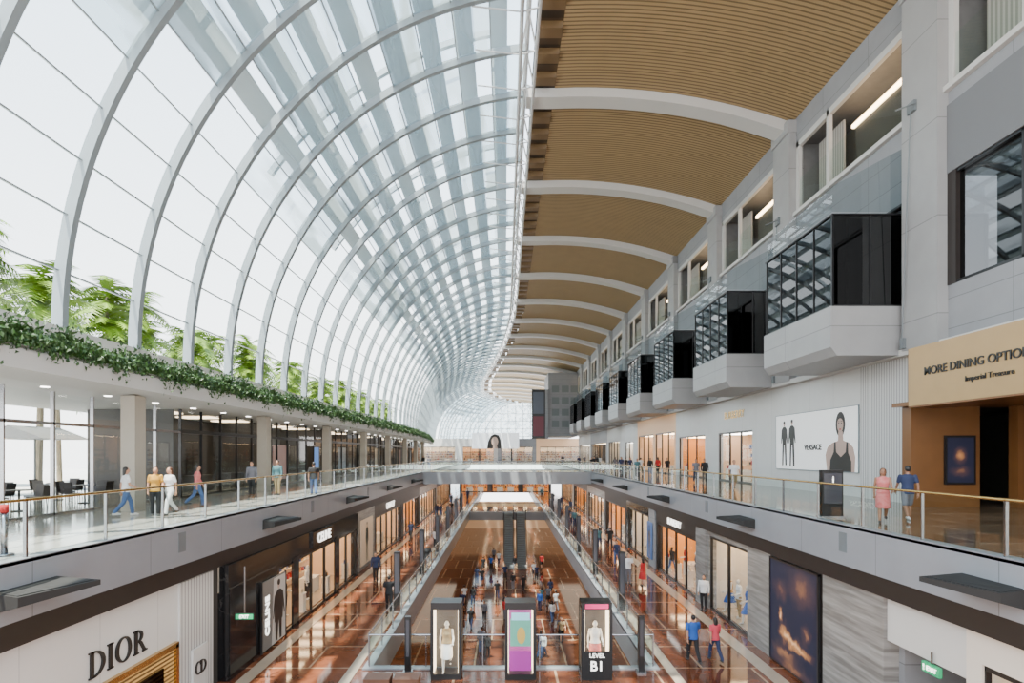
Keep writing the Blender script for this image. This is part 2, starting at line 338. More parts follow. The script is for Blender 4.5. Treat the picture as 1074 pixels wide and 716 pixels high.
def bridge(y0,y1,x0,x1,z,th,lab):
    r=root('footbridge',((x0+x1)/2,(y0+y1)/2,z-th),lab,'bridge')
    hx=(x1-x0)/2-0.01; hy=(y1-y0)/2
    MB().box(-hx,hx,-hy+.25,hy-.25,.12,th-.01).obj('deck',M['floorR'],r)
    MB().box(-hx,hx,-hy,-hy+.25,0,th+.03).obj('fascia',M['fascia'],r); MB().box(-hx,hx,hy-.25,hy,0,th+.03).obj('fascia',M['fascia'],r)
    MB().box(-hx,hx,-hy+.3,hy-.3,0,.12).obj('soffit',M['white'],r)
    return r
bridge(63,72,XL,XR,0.0,1.3,'pale grey footbridge with glass railing crossing the atrium')
def railing(p0,p1,z,label,gold=True,step=2.0):
    p0=Vector((*p0,z));p1=Vector((*p1,z)); d=p1-p0; L=d.length; n=max(1,round(L/step)); u=d/L; s=L/n
    r=root('glass_railing',tuple(p0),label,'railing','glass balustrades',rz=math.atan2(u.y,u.x))
    g=MB();
    for i in range(n): g.poly([(i*s+.015,0,0),((i+1)*s-.015,0,0),((i+1)*s-.015,0,1.06),(i*s+.015,0,1.06)])
    g.obj('glass',M['glassrail'],r)
    MB().tube([(0,0,1.1),(L,0,1.1)],.03,8).obj('handrail',M['gold'] if gold else M['chrome'],r)
    b=MB()
    for i in range(n+1): b.box(i*s-.015,i*s+.015,-.03,.03,0,1.08)
    b.obj('post',M['chrome'],r)
    return r
for k in range(-1,10):
    y0=max(-8,k*11); 
    railing((XL-.12,y0),(XL-.12,min(y0+11-.02,112)),.02,'clear glass balustrade with brass handrail on walkway edge')
    railing((XR+.12,y0),(XR+.12,min(y0+11-.02,112)),.02,'clear glass balustrade with brass handrail on walkway edge')
railing((XL+.1,63.1),(XR-.1,63.1),.03,'glass balustrade on near side of the footbridge',False)
railing((XL+.1,71.9),(XR-.1,71.9),.03,'glass balustrade on far side of the footbridge',False)
railing((BX0-.1,BY0-.12),(BX1+.1,BY0-.12),ZB+.05,'glass balustrade closing the end of the basement void',False)
for k in range(5):
    y0=BY0+k*10.55
    railing((BX0-.14,y0),(BX0-.14,y0+10.5),ZB+.05,'glass balustrade along the basement void',False)
    railing((BX1+.14,y0),(BX1+.14,y0+10.5),ZB+.05,'glass balustrade along the basement void',False)
railing((BX0,BY1+.1),(BX1,BY1+.1),ZB+.03,'glass balustrade on the basement bridge',False)
trim(MB().box(BX0,BX1,BY1-.2,BY1+.0,ZB-1,ZB+.03),M['fascia'],'pale edge of basement bridge')
# ============================================================ VAULT
VC=(2.6,6.0); VR=16.8
a0=PI; a1=math.acos((1.0-2.6)/VR)
NP=14
def vp(t,R=VR):
    a=a0+(a1-a0)*t; return (VC[0]+R*math.cos(a),VC[1]+R*math.sin(a))
ribm=MB(); NS=36
for i in range(NS):
    q=[]
    for t in(i/NS,(i+1)/NS):
        xi,zi=vp(t,VR-.28); xo,zo=vp(t,VR+.08)
        q.append([(xi,-.12,zi),(xo,-.12,zo),(xo,.12,zo),(xi,.12,zi)])
    ribm.hexa(q[0],q[1])
ribme=ribm.mesh('vault_rib',M['steel'])
RY=[18.1+3.667*k for k in range(-4,58)]
for y in RY:
    o=bpy.data.objects.new('vault_rib',ribme); COL.objects.link(o); o.location=(off(y),y,0)
    o.rotation_euler=(0,0,-math.atan2(off(y+1)-off(y-1),2)); meta(o,'curved pale steel arch rib carrying the glass vault','arch rib','vault ribs')
wi=[0]
for j in range(len(RY)-1):
    ya,yb=RY[j],RY[j+1]; wi[0]+=1
    e=bpy.data.objects.new('window_%d'%wi[0],None); COL.objects.link(e); ym=(ya+yb)/2; e.location=(0,ym,6); struct(e,'curved glazed bay of the vault between two ribs','window')
    groups={'vclear':MB(),'vmid':MB(),'vhigh':MB()}
    fr=MB()
    for i in range(NP):
        xa,za=vp(i/NP);xb,zb=vp((i+1)/NP)
        rr=random.random()
        g='vclear' if i<5 or (i<7 and rr<.4) else ('vmid' if rr<.6 else 'vhigh')
        if i>8: g='vhigh' if rr<.35 else ('vmid' if rr<.75 else 'vclear')
        groups[g].poly([(xa+off(ya),ya-ym,za-6),(xa+off(yb),yb-ym,za-6),(xb+off(yb),yb-ym,zb-6),(xb+off(ya),ya-ym,zb-6)])
        xi,zi=vp(i/NP,VR-.07); xo,zo=vp(i/NP,VR+.03); dt=0.0018
        xi2,zi2=vp(i/NP+dt,VR-.07); xo2,zo2=vp(i/NP+dt,VR+.03)
        fr.hexa([(xi+off(ya),ya-ym,zi-6),(xo+off(ya),ya-ym,zo-6),(xo2+off(ya),ya-ym,zo2-6),(xi2+off(ya),ya-ym,zi2-6)],
                [(xi+off(yb),yb-ym,zi-6),(xo+off(yb),yb-ym,zo-6),(xo2+off(yb),yb-ym,zo2-6),(xi2+off(yb),yb-ym,zi2-6)])
    for g,mb in groups.items():
        if mb.v: mb.obj('glass',M[g],e)
    fr.obj('mullion',M['steel'],e)
# glazed end screen of the hall
wi[0]+=1; e=bpy.data.objects.new('window_%d'%wi[0],None); COL.objects.link(e); e.location=(0,229,0); struct(e,'tall glazed screen closing the far end of the hall','window')
MB().poly([(-26,0,0),(17,0,0),(17,0,24),(-26,0,24)]).obj('glass',M['vmid'],e)
m=MB()
for q in range(15): m.box(-26+q*3,-25.8+q*3,-.2,.2,0,24)
for q in range(9): m.box(-26,17,-.15,.15,q*3,q*3+.2)
m.obj('mullion',M['steel'],e)
for i in range(8):
    t=.46+.068*i
    mb=MB(); ys=list(range(4,226,6))
    for ya,yb in zip(ys,ys[1:]):
        x,z=vp(t,VR+1.3); x2,z2=vp(t+.032,VR+.8)
        mb.hexa([(x+off(ya),ya,z),(x2+off(ya),ya,z2),(x2+off(ya),ya,z2+.06),(x+off(ya),ya,z+.06)],[(x+off(yb),yb,z),(x2+off(yb),yb,z2),(x2+off(yb),yb,z2+.06),(x+off(yb),yb,z+.06)])
    meta(mb.obj('sunshade_louver',M['louver']),'long white sunshade blade outside the glass vault','louver','sunshade blades')
ob=MB()
for i in range(20):
    q=[]
    for t in(.42+.55*i/20,.42+.55*(i+1)/20):
        xi,zi=vp(t,VR+1.4); xo,zo=vp(t,VR+1.7); q.append([(xi,-.12,zi),(xo,-.12,zo),(xo,.12,zo),(xi,.12,zi)])
    ob.hexa(q[0],q[1])
obm=ob.mesh('sunshade_bracket',M['louver'])
for k in range(18):
    y=8+11*k; o=bpy.data.objects.new('sunshade_bracket',obm); COL.objects.link(o); o.location=(off(y),y,0); meta(o,'curved outer steel arm carrying the sunshade blades','bracket','sunshade arms')
tr=root('roof_truss',(1.1,0,21.7),'white lattice steel truss running under the roof crown','truss','roof trusses')
def trussparts(r,ln,dx):
    mb=MB()
    mb.tube([(0,0,1.25),(dx,ln,1.25)],.13,8).tube([(-.35,0,.1),(dx-.35,ln,.1)],.10,8).tube([(.45,0,.3),(dx+.45,ln,.3)],.08,8)
    mb.obj('chord',M['truss'],r)
    mb=MB(); n=4
    for i in range(n):
        f0=i/n; f1=(i+.5)/n; f2=(i+1)/n
        mb.tube([(dx*f0,ln*f0,1.25),(dx*f1-.35,ln*f1,.1),(dx*f2,ln*f2,1.25)],.05,6)
        mb.tube([(dx*f0,ln*f0,1.25),(dx*f1+.45,ln*f1,.3),(dx*f2,ln*f2,1.25)],.05,6)
        mb.tube([(dx*f1-.35,ln*f1,.1),(dx*f1+.45,ln*f1,.3)],.04,6)
        mb.tube([(dx*f1-.35,ln*f1,.1),(dx*f1-2.6,ln*f1,.35)],.04,6)
    mb.obj('brace',M['truss'],r)
for k in range(0,20):
    y=5+k*11; o=tr if k==0 else root('roof_truss',(0,0,0),'white lattice steel truss running under the roof crown','truss','roof trusses')
    o.location=(1.1+off(y),y,21.7); trussparts(o,11,off(y+11)-off(y))
def cz(x): 
    t=(x-2.8)/(16.6-2.8); return 22.75+(20.7-22.75)*t+1.1*4*t*(1-t)*0.62
NX=12; xs=[2.8+(16.6-2.8)*i/NX for i in range(NX+1)]; ys=[2+5.5*i for i in range(43)]
mb=MB()
for ya,yb in zip(ys,ys[1:]):
    for xa,xb in zip(xs,xs[1:]):
        mb.poly([(xa+offc(ya,xa),ya,cz(xa)),(xa+offc(yb,xa),yb,cz(xa)),(xb+offc(yb,xb),yb,cz(xb)),(xb+offc(ya,xb),ya,cz(xb))])
struct(mb.obj('ceiling',M['wood']),'curved golden timber slat ceiling','ceiling')
mb=MB(); m2=MB(); yy=2
while yy<232:
    o_=off(yy); mb.box(1.5+o_,2.85+o_,yy,yy+5.5,22.95,23.2)
    for q in range(3): m2.box(1.6+o_,2.8+o_,yy+q*1.83,yy+q*1.83+.7,22.6,22.96)
    yy+=5.5
struct(mb.obj('ceiling',M['wooddark']),'dark timber strip beside the truss','ceiling'); trim(m2,M['batten'],'stepped timber battens beside the truss')
def beam(y):
    bm_=MB(); n=20
    def bx(i): return 1.2+(16.3-1.2)*i/n
    def bz(x): return cz(x) if x>2.8 else 22.75
    for i in range(n):
        q=[]
        for x in(bx(i),bx(i+1)):
            t=(x-1.2)/15.1; d=.5+.5*max(0,t-.75); zz=bz(x)-.02; X=x+offc(y,x)
            q.append([(X,-.55,zz-d),(X,-.55,zz+.03),(X,.55,zz+.03),(X,.55,zz-d)])
        bm_.hexa(q[0],q[1])
    return bm_.mesh('ceiling_beam',M['white'])
bme=beam(0)
for k in range(-1,18):
    y=22+11*k; o=bpy.data.objects.new('ceiling_beam',bme if y<80 else beam(y)); COL.objects.link(o); o.location=(0,y,0); meta(o,'wide white arched beam crossing the timber ceiling','beam','arched ceiling beams')
# ============================================================ RIGHT FACADE
cm=MB().box(-.45,.35,-.95,.95,0,14.6).box(-.55,.35,-1.0,1.0,13.9,14.6)
cme=cm.mesh('column',M['colm'])
for k in range(-1,10):
    o=bpy.data.objects.new('column',cme); COL.objects.link(o); o.location=(16.35,22+11*k,6.1); meta(o,'tall pale grey facade column','column','facade columns')
def W(z0,z1,y0,y1,x0=16.3,x1=16.7,mat='wall'):
    return struct(MB().box(x0,x1,y0,y1,z0,z1).obj('wall_right',M[mat]),'pale grey panelled facade wall','wall')
W(6.1,8.2,-8,128); W(12.3,15.4,-8,128); W(19.4,21.4,-8,128); W(6.1,21.4,128,229)
trim(MB().box(15.95,16.4,-8,128,5.95,6.2),M['white'],'white ledge above the shops')
trim(MB().box(16.1,16.4,-8,128,15.3,15.5),M['white'],'white sill'); 
for k in range(-2,10):
    ya=22+11*k+.95; yb=ya+9.1; wi[0]+=1
    e=bpy.data.objects.new('window_%d'%wi[0],None); COL.objects.link(e); e.location=(16.3,ya,8.2); struct(e,'dark tinted window with grey roller blind','window')
    MB().poly([(.12,0,0),(.12,9.1,0),(.12,9.1,4.1),(.12,0,4.1)]).obj('glass',M['glassdark'],e)
    f=MB()
    for q in range(4): f.box(0,.12,q*9.1/3-.04,q*9.1/3+.04,0,4.1)
    f.box(0,.12,0,9.1,0,.1).box(0,.12,0,9.1,4.0,4.1); f.obj('frame',M['black'],e)
    MB().box(1.8,1.9,0,9.1,0,4.1).box(.2,1.9,0,9.1,4.05,4.1).box(.2,1.9,0,9.1,-.1,0).obj('recess',M['intd'],e)
    if k<0: MB().box(-.06,-.02,0,9.1,4.1,6.6).obj('blind',M['blind'],e); MB().box(-.04,.3,8.7,9.1,0,4.1).obj('jamb',M['dark'],e)
    wi[0]+=1
    e=bpy.data.objects.new('window_%d'%wi[0],None); COL.objects.link(e); e.location=(16.3,ya,15.4); struct(e,'recessed upper gallery window with glass guard and warm light','window')
    f=MB().box(0,.2,0,.25,0,4).box(0,.2,8.85,9.1,0,4).box(0,.2,0,9.1,3.7,4).box(0,.2,5.9,6.1,0,4); f.obj('frame',M['white'],e)
    MB().poly([(.07,.25,.1),(.07,8.9,.1),(.07,8.9,1.9),(.07,.25,1.9)]).obj('glass',M['glassrail'],e)
    MB().box(2.2,2.3,0,9.1,0,4.0).box(.2,2.3,0,9.1,3.95,4.0).box(.2,2.3,0,9.1,-.1,0).box(.2,2.3,-.1,0,0,4).box(.2,2.3,9.1,9.2,0,4).obj('recess',M['intg'],e)
    MB().box(1.2,1.4,.3,5.6,.0,2.9).obj('screen_panel',M['intd'],e)
    MB().box(1.1,1.25,.3,5.8,2.95,3.12).obj('light_strip',M['warm'],e)
    MB().box(1.0,1.1,6.3,8.6,.0,3.7).obj('curtain',M['curtain'],e)
def baybox():
    r=root('bay_window',(16.3,23.2,5.9),'projecting glazed bay with pale grey base and dark tinted glass','bay window','projecting bays')
    MB().prism([(-3.1,.45),(-2.85,0.1),(0,0.1),(0,2.1),(-3.1,2.1)],'y',0,6).obj('base',M['colm'],r)
    g=MB().poly([(-2.98,.06,2.1),(-2.98,5.94,2.1),(-2.98,5.94,5.8),(-2.98,.06,5.8)]).poly([(-2.98,.06,2.1),(0,.06,2.1),(0,.06,5.8),(-2.98,.06,5.8)]).poly([(-2.98,5.94,2.1),(0,5.94,2.1),(0,5.94,5.8),(-2.98,5.94,5.8)]); g.obj('glass',M['glassdark'],r)
    f=MB()
    for q in range(5): f.box(-3.02,-2.97,q*1.47,q*1.47+.035,2.1,5.85)
    for z in(2.1,5.8): f.box(-3.05,-2.95,0,6,z,z+.06).box(-3.05,0,0,.08,z,z+.06)
    for x in(-3.05,-1.5,-.1): f.box(x,x+.05,0,.08,2.1,5.85)
    f.obj('frame',M['black'],r)
    MB().box(-2.9,0,.3,5.7,5.86,5.95).obj('roof',M['dark'],r)
    MB().box(-2.6,-.4,1.0,1.2,2.1,5.0).obj('interior_screen',M['intd'],r)
    MB().box(-2.2,-.2,.3,.5,2.1,5.8).obj('core',M['black'],r)
    MB().poly([(-2.98,.1,5.95),(-2.98,5.9,5.95),(-2.98,5.9,6.9),(-2.98,.1,7.0)]).poly([(-2.98,.1,5.95),(0,.1,5.95),(0,.1,8.6),(-2.98,.1,7.0)]).obj('guard_glass',M['glassgrey'],r)
    return r
b0=baybox()
for k in range(1,10):
    if 23.2+11*k+6<127: dup(b0,(16.3,23.2+11*k,5.9))
for k in range(0,8):
    r=root('tie_rod',(15.9,22+11*k,6.2),'thin steel stay rod with anchor plate on facade column','rod','stay rods')
    MB().tube([(-.1,.3,9.3),(-.1,.8,.3)],.02,6).tube([(-.1,0,9.3),(-.9,.0,9.0)],.03,6).obj('rod',M['steeldark'],r)
    MB().box(-.12,0,.1,.5,9.1,9.5).box(-.12,0,.7,.9,0,.4).obj('anchor_plate',M['steeldark'],r)
# ============================================================ SHOPS
def handbag(loc,mat,rz,group):
    r=root('handbag',loc,'small leather handbag with top handle on a shelf','bag',group,rz)
    MB().prism([(-.15,0),(.15,0),(.12,.2),(-.12,.2)],'y',-.05,.05).obj('body',mat,r)
    MB().tube([(-.07,0,.2),(-.06,0,.28),(0,0,.31),(.06,0,.28),(.07,0,.2)],.012,6).obj('handle',mat,r)
    return r
gc=[color('goods_red',(.4,.03,.03)),color('goods_tan',(.4,.2,.07)),color('goods_cream',(.65,.55,.42)),color('goods_black',(.03,.03,.03)),color('goods_blue',(.04,.09,.3))]
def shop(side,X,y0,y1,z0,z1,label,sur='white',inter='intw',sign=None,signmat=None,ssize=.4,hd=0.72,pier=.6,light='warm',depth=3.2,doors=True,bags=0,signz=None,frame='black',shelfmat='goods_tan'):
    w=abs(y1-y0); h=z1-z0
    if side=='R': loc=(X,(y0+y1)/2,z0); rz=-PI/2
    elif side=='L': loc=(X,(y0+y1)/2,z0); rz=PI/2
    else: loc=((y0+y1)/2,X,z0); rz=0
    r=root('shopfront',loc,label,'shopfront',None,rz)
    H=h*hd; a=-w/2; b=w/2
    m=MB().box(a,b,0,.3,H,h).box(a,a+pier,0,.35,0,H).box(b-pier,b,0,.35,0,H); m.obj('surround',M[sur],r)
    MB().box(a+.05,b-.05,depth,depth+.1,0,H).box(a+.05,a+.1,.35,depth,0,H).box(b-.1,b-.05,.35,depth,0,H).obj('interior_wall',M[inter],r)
    MB().box(a+.1,b-.1,.35,depth,.0,.03).obj('shop_floor',M['cream'],r)
    MB().box(a+.1,b-.1,.35,depth,H-.05,H).obj('shop_ceiling',M['intw'],r)
    lp=MB(); nl=max(1,int(w/1.6))
    for i in range(nl):
        xx=a+w*(i+.5)/nl; lp.box(xx-.35,xx+.35,.8,depth-.6,H-.09,H-.05)
    lp.obj('ceiling_light_panel',M[light],r)
    g=MB(); f=MB(); nb=max(2,int((w-2*pier)/1.8)); s=(w-2*pier)/nb; dm=nb//2 if doors else -1
    for i in range(nb):
        xa=a+pier+i*s
        if i!=dm: g.poly([(xa+.03,.11,.1),(xa+s-.03,.11,.1),(xa+s-.03,.11,H-.05),(xa+.03,.11,H-.05)])
        f.box(xa-.04,xa+.04,.05,.17,0,H)
    f.box(b-pier-.04,b-pier+.04,.05,.17,0,H).box(a+pier,b-pier,.05,.17,H-.12,H).box(a+pier,b-pier,.07,.15,0,.1)
    g.obj('glass',M['glassshop'],r); f.obj('mullion',M[frame],r)
    sh=MB(); gm=[MB() for _ in gc]
    for zi in range(4):
        zz=.5+zi*.62
        if zz>H-.7: break
        sh.box(a+.5,b-.5,depth-.4,depth,zz,zz+.04)
        xx=a+.7
        while xx<b-.7:
            wd=random.uniform(.12,.32); gm[random.randrange(len(gc))].box(xx,xx+wd,depth-.3,depth-.1,zz+.04,zz+random.uniform(.18,.42)); xx+=wd+random.uniform(.08,.3)
    sh.obj('shelf',M[shelfmat],r)
    for q,mm in zip(gc,gm):
        if mm.v:
            o=mm.obj('shelf_display',q,r); o['kind']='stuff'
    if w>5: MB().box(a+w*.22,a+w*.22+1.2,1.2,1.9,0,.8).box(b-w*.22-1.2,b-w*.22,1.2,1.9,0,.8).obj('display_table',M['intw'],r)
    if sign: text(sign,ssize,M[signmat or 'lettW'],r,(0,-.03,signz if signz else (H+h)/2),name='sign_lettering')
    for i in range(bags):
        xx=a+pier+.5+(w-2*pier-1)*i/max(1,bags-1)
        p=Matrix.Translation(loc)@Matrix.Rotation(rz,4,'Z'); ped=p@Vector((xx,.55,0))
        rr=root('display_plinth',tuple(ped),'low pale plinth in shop window','plinth','window plinths',rz); MB().box(-.22,.22,-.18,.18,0,.06).box(-.18,.18,-.15,.15,.06,.85).box(-.2,.2,-.17,.17,.85,.9).obj('block',M['intw'],rr)
        handbag((ped.x,ped.y,z0+.9),gc[i%len(gc)],rz,'window handbags')
    return r
XW=16.4
struct(MB().box(XW,XW+.3,26.3,36,0,6).obj('wall_right',M['shopwhite']),'plain white boutique wall','wall')
struct(MB().box(XW-.1,XW+.3,22.9,26.3,0,6).obj('wall_right',M['flute']),'white vertically fluted wall','wall')
struct(MB().box(XW-.1,XW+.3,22.2,22.9,0,6).obj('wall_right',M['steeldark']),'grey jamb beside fluted wall','wall')
shop('R',XW,36,46,0,6,'white boutique front with bright display doors',sign='BURBERRY',signmat='gold',ssize=.75,hd=.6,pier=2.0,sur='shopwhite',light='cool',inter='peach',bags=3)
shop('R',XW,46,55,0,6,'white boutique with warm glowing window',hd=.6,pier=1.0,sur='shopwhite',inter='amber',light='warm',bags=3)
shop('R',XW,55,63,0,6,'peach toned boutique front with glowing display',hd=.7,pier=.5,sur='peach',inter='peach',light='warm')
shop('R',XW,63,71,0,6,'peach toned boutique front with wide window',hd=.7,pier=.5,sur='peach',inter='peach',light='warm')
shop('R',XW,71,81,0,6,'white boutique front with plain walls',hd=.6,pier=2.5,sur='shopwhite',light='cool')
shop('R',XW,81,92,0,6,'cream boutique front with glazed doors',hd=.65,pier=1.2,sur='white',inter='intw',light='warms')
shop('R',XW,92,110,0,6,'grey boutique front with wide windows',hd=.65,pier=1.2,sur='wall',inter='intd',light='warm')
shop('R',XW,110,128,0,6,'pale boutique front with wide windows',hd=.65,pier=1.2,sur='white',inter='intw',light='cool')
XB=9.75
shop('R',XB,4,12.1,ZB,-1.62,'cream shopfront with glowing white interior',sur='intw',hd=.82,pier=.4,light='warms',doors=False)
shop('R',XB,22.8,27.6,ZB,-1.62,'boutique window with dressed mannequins',sur='stone',inter='intw',hd=.93,pier=.25,light='warm',doors=False)
shop('R',XB,29.0,37.0,ZB,-1.62,'amber lit boutique with shelves of goods',sur='dark',inter='amber',hd=.8,pier=.3,sign='BURBERRY',signmat='lettW',ssize=.55,bags=4)
shop('R',XB,38.5,46,ZB,-1.62,'dark framed boutique with tall displays',sur='blackmarble',inter='intw',hd=.85,pier=.6,light='warm')
shop('R',XB,46,56,ZB,-1.62,'warm lit boutique with brown surround',sur='dark',inter='amber',hd=.8,pier=.6,light='warm')
shop('R',XB,56,68,ZB,-1.62,'pale stone boutique front',sur='stone',inter='peach',hd=.8,pier=.8,light='warm')
shop('R',XB,68,82,ZB,-1.62,'dark bronze boutique front',sur='dark',inter='amber',hd=.8,pier=.8,light='warm')
shop('R',XB,82,100,ZB,-1.62,'cream boutique front with warm windows',sur='intw',inter='peach',hd=.8,pier=.8,light='warm')
for y0,y1,mt,lb in((20.8,22.8,'stone','banded grey stone pier'),(14.6,17.4,'stone','banded grey stone wall'),(27.6,29.0,'stone','banded grey stone pier'),(37,38.5,'wall','pale pier between shops'),(17.4,20.8,'dark','dark wall behind advertising panel')):
    struct(MB().box(XB-.1,XB+.4,y0,y1,ZB,-1.62).obj('wall_right',M[mt]),lb,'wall')
struct(MB().box(XB,XB+.3,12.1,14.6,-2.75,-1.62).obj('wall_right',M['white']),'white header over service passage')
struct(MB().box(XB+3,XB+3.2,11.9,14.8,ZB,-1.62).obj('wall_right',M['wall']),'grey back wall of service passage')
struct(MB().box(XB+.3,XB+3,14.4,14.6,ZB,-1.62).obj('wall_right',M['wall']),'grey side wall of service passage')
def rack(y,cols):
    r=root('clothing_rack',(XB+2.0,y,ZB+.03),'steel clothing rack hung with coloured garments in window','clothing rack','shop racks',PI/2)
    MB().tube([(-.8,0,0),(-.8,0,1.5),(.8,0,1.5),(.8,0,0)],.02,6).obj('rail',M['chrome'],r)
    for i in range(12):
        x=-.7+i*.127; MB().prism([(-.22,.0),(.22,.0),(.2,.75),(.05,.85),(-.05,.85),(-.2,.75)],'x',x-.035,x+.035).obj('garment',CLO[cols[i%len(cols)]],r).location=(0,0,.6)
    return r
rack(24.2,['blue','teal','blue','white']); rack(26.4,['blue','navy','teal','yellow'])
# B1 left
XD=-9.35
dior=shop('L',XD,4,18.2,ZB,-1.62,'white boutique facade with tall black letters and gold lattice doorway',sur='shopwhite',inter='intw',hd=.5,pier=3.2,light='warm',doors=False,frame='gold')
xx=1.75
for ch in 'DIOR': xx+=serif(ch,xx,2.33,.60,dior,M['lettK'])+.13
MB().box(1.0,5.0,-.06,.1,0,1.95).obj('gold_lattice_doorway',M['goldlat'],dior)
MB().box(.9,1.05,-.12,.1,0,2.05).box(4.95,5.1,-.12,.1,0,2.05).box(.9,5.1,-.12,.1,1.95,2.1).obj('door_frame',M['gold'],dior)
MB().box(1.6,4.4,-.1,.1,0,1.6).obj('door_glass',M['glassdark'],dior)
MB().box(5.25,7.1,-.05,0,0,3.7).obj('fluted_panel',M['flute'],dior)
cdp=root('blade_sign',(XD+.02,17.3,-5.3),'white vertical panel with black monogram letters','sign',None,PI/2)
MB().box(-.42,.42,-.12,-.05,0,1.5).obj('panel',M['shopwhite'],cdp); xq=-.33; xq+=serif('C',xq,.7,.38,cdp,M['lettK'],-.16); serif('D',xq+.02,.7,.38,cdp,M['lettK'],-.16)
cel=shop('L',XD+.35,18.6,35,ZB,-1.62,'black marble boutique front with illuminated windows',sur='blackmarble',inter='peach',hd=.76,pier=.4,light='warm',sign=None,bags=5,shelfmat='goods_cream')
text('CELINE',.62,M['lettW'],cel,(1.3,-.13,3.38),name='sign_lettering',bold=.008)
MB().box(-.3,2.9,-.1,0,3.0,3.75).obj('sign_panel',M['blackmarble'],cel)
MB().box(-8.15,-4.3,-.03,.05,0,3.0).obj('marble_panel',M['blackmarble'],cel)
MB().box(-2.6,-1.9,-.03,.05,0,3.0).obj('marble_pier',M['blackmarble'],cel); MB().box(3.4,4.2,-.03,.05,0,3.0).obj('marble_pier',M['blackmarble'],cel)
struct(MB().box(XD,XD-.4,18.2,18.6,ZB,-1.62).obj('wall_left',M['intd']),'dark recess between shops')
struct(MB().box(XD+.2,XD-.2,35,40,ZB,-1.62).obj('wall_left',M['stone']),'pale stone wall between shops','wall')
shop('L',XD+.2,40,51,ZB,-1.62,'dark boutique front with lit letters above the door',sur='dark',inter='peach',hd=.78,pier=.6,light='warm',sign='GIVENCHY',ssize=.65)
shop('L',XD+.2,51,61,ZB,-1.62,'amber lit boutique front',sur='dark',inter='amber',hd=.8,pier=.5,light='warm')
shop('L',XD+.2,61,76,ZB,-1.62,'pale boutique front with warm windows',sur='stone',inter='peach',hd=.8,pier=.7,light='warm')
shop('L',XD+.2,76,96,ZB,-1.62,'dark boutique front with warm windows',sur='dark',inter='peach',hd=.8,pier=.7,light='warm')
# ============================================================ POSTERS & SIGNS
def frame_root(name,side,X,Y,z,label,cat='poster'):
    rz={'R':-PI/2,'L':PI/2,'F':0}[side]
    return root(name,(X,Y,z),label,cat,None,rz)
def flat(r,name,pts,mat,d=-.03,scale=(1,1),o=(0,0)):
    m=MB().prism([(p[0]*scale[0]+o[0],p[1]*scale[1]+o[1]) for p in pts],'y',d,d+.004); return m.obj(name,mat,r)
FIG=[(-.10,0),(-.045,0),(-.015,.45),(.015,.45),(.05,0),(.11,0),(.09,.5),(.085,.62),(.13,.48),(.155,.5),(.12,.8),(.045,.86),(-.045,.86),(-.12,.8),(-.15,.5),(-.125,.48),(-.085,.62),(-.08,.5)]
def circ(cx,cy,rx,ry,n=14): return [(cx+rx*math.cos(2*PI*i/n),cy+ry*math.sin(2*PI*i/n)) for i in range(n)]
pskin=color('printed_skin_glow',(.42,.30,.25),.5,.15)  # printed skin glows slightly, brightness put into the colour
vp_=frame_root('poster','R',XW-.02,30.5,1.15,'large white fashion poster with two dark suited figures and a woman')
MB().box(-4.0,4.0,-.04,0,0,3.1).obj('panel',color('poster_white_glow',(.85,.85,.84),.5,.35),vp_)  # panel emits to look whiter, in place of light falling on it
MB().box(-4.04,-4.0,-.05,0,-.04,3.14).box(4.0,4.04,-.05,0,-.04,3.14).box(-4,4,-.05,0,-.04,0).box(-4,4,-.05,0,3.1,3.14).obj('frame',M['steel'],vp_)
def fig(r,x,y,s,mat,skin): 
    flat(r,'printed_figure',FIG,mat,-.05,(s,s),(x,y)); flat(r,'printed_head',circ(x,y+.925*s,.042*s,.06*s),skin,-.05); flat(r,'printed_hair',circ(x,y+.955*s,.045*s,.035*s),M['hair'],-.053)
fig(vp_,-3.0,.2,2.6,M['lettK'],pskin); fig(vp_,-2.1,.15,2.7,M['lettK'],pskin)
flat(vp_,'printed_hair',circ(2.6,2.3,.40,.62),M['hair'],-.043)
flat(vp_,'printed_shoulders',[(1.45,0),(1.3,.8),(1.5,1.2),(1.9,1.4),(2.4,1.5),(2.45,1.95),(2.8,1.95),(2.85,1.5),(3.3,1.4),(3.65,1.15),(3.8,.7),(3.75,0)],pskin,-.046)
flat(vp_,'printed_dress',[(1.7,0),(1.75,.55),(2.05,.95),(2.1,1.46),(2.22,1.44),(2.25,.95),(2.65,.7),(3.05,.95),(3.1,1.44),(3.22,1.42),(3.25,.9),(3.5,.5),(3.5,0)],M['lettK'],-.05)
flat(vp_,'printed_face',circ(2.6,2.28,.25,.38,20),pskin,-.052)
for ex_ in(2.49,2.71): flat(vp_,'printed_eye',circ(ex_,2.36,.055,.025),M['hair'],-.056); flat(vp_,'printed_brow',[(ex_-.07,2.43),(ex_+.07,2.43),(ex_+.06,2.455),(ex_-.06,2.455)],M['hair'],-.056)
flat(vp_,'printed_lips',circ(2.6,2.06,.075,.03),CLO['red'],-.056)
flat(vp_,'printed_fringe',[(2.34,2.4),(2.4,2.62),(2.6,2.72),(2.8,2.62),(2.87,2.4),(2.75,2.55),(2.6,2.6),(2.45,2.55)],M['hair'],-.057)
text('VERSACE',.42,M['lettK'],vp_,(.1,-.05,1.2),bold=.008)
pf=frame_root('poster','R',XB-.12,19.1,ZB+.1,'tall dark backlit poster of a reclining figure among golden light')
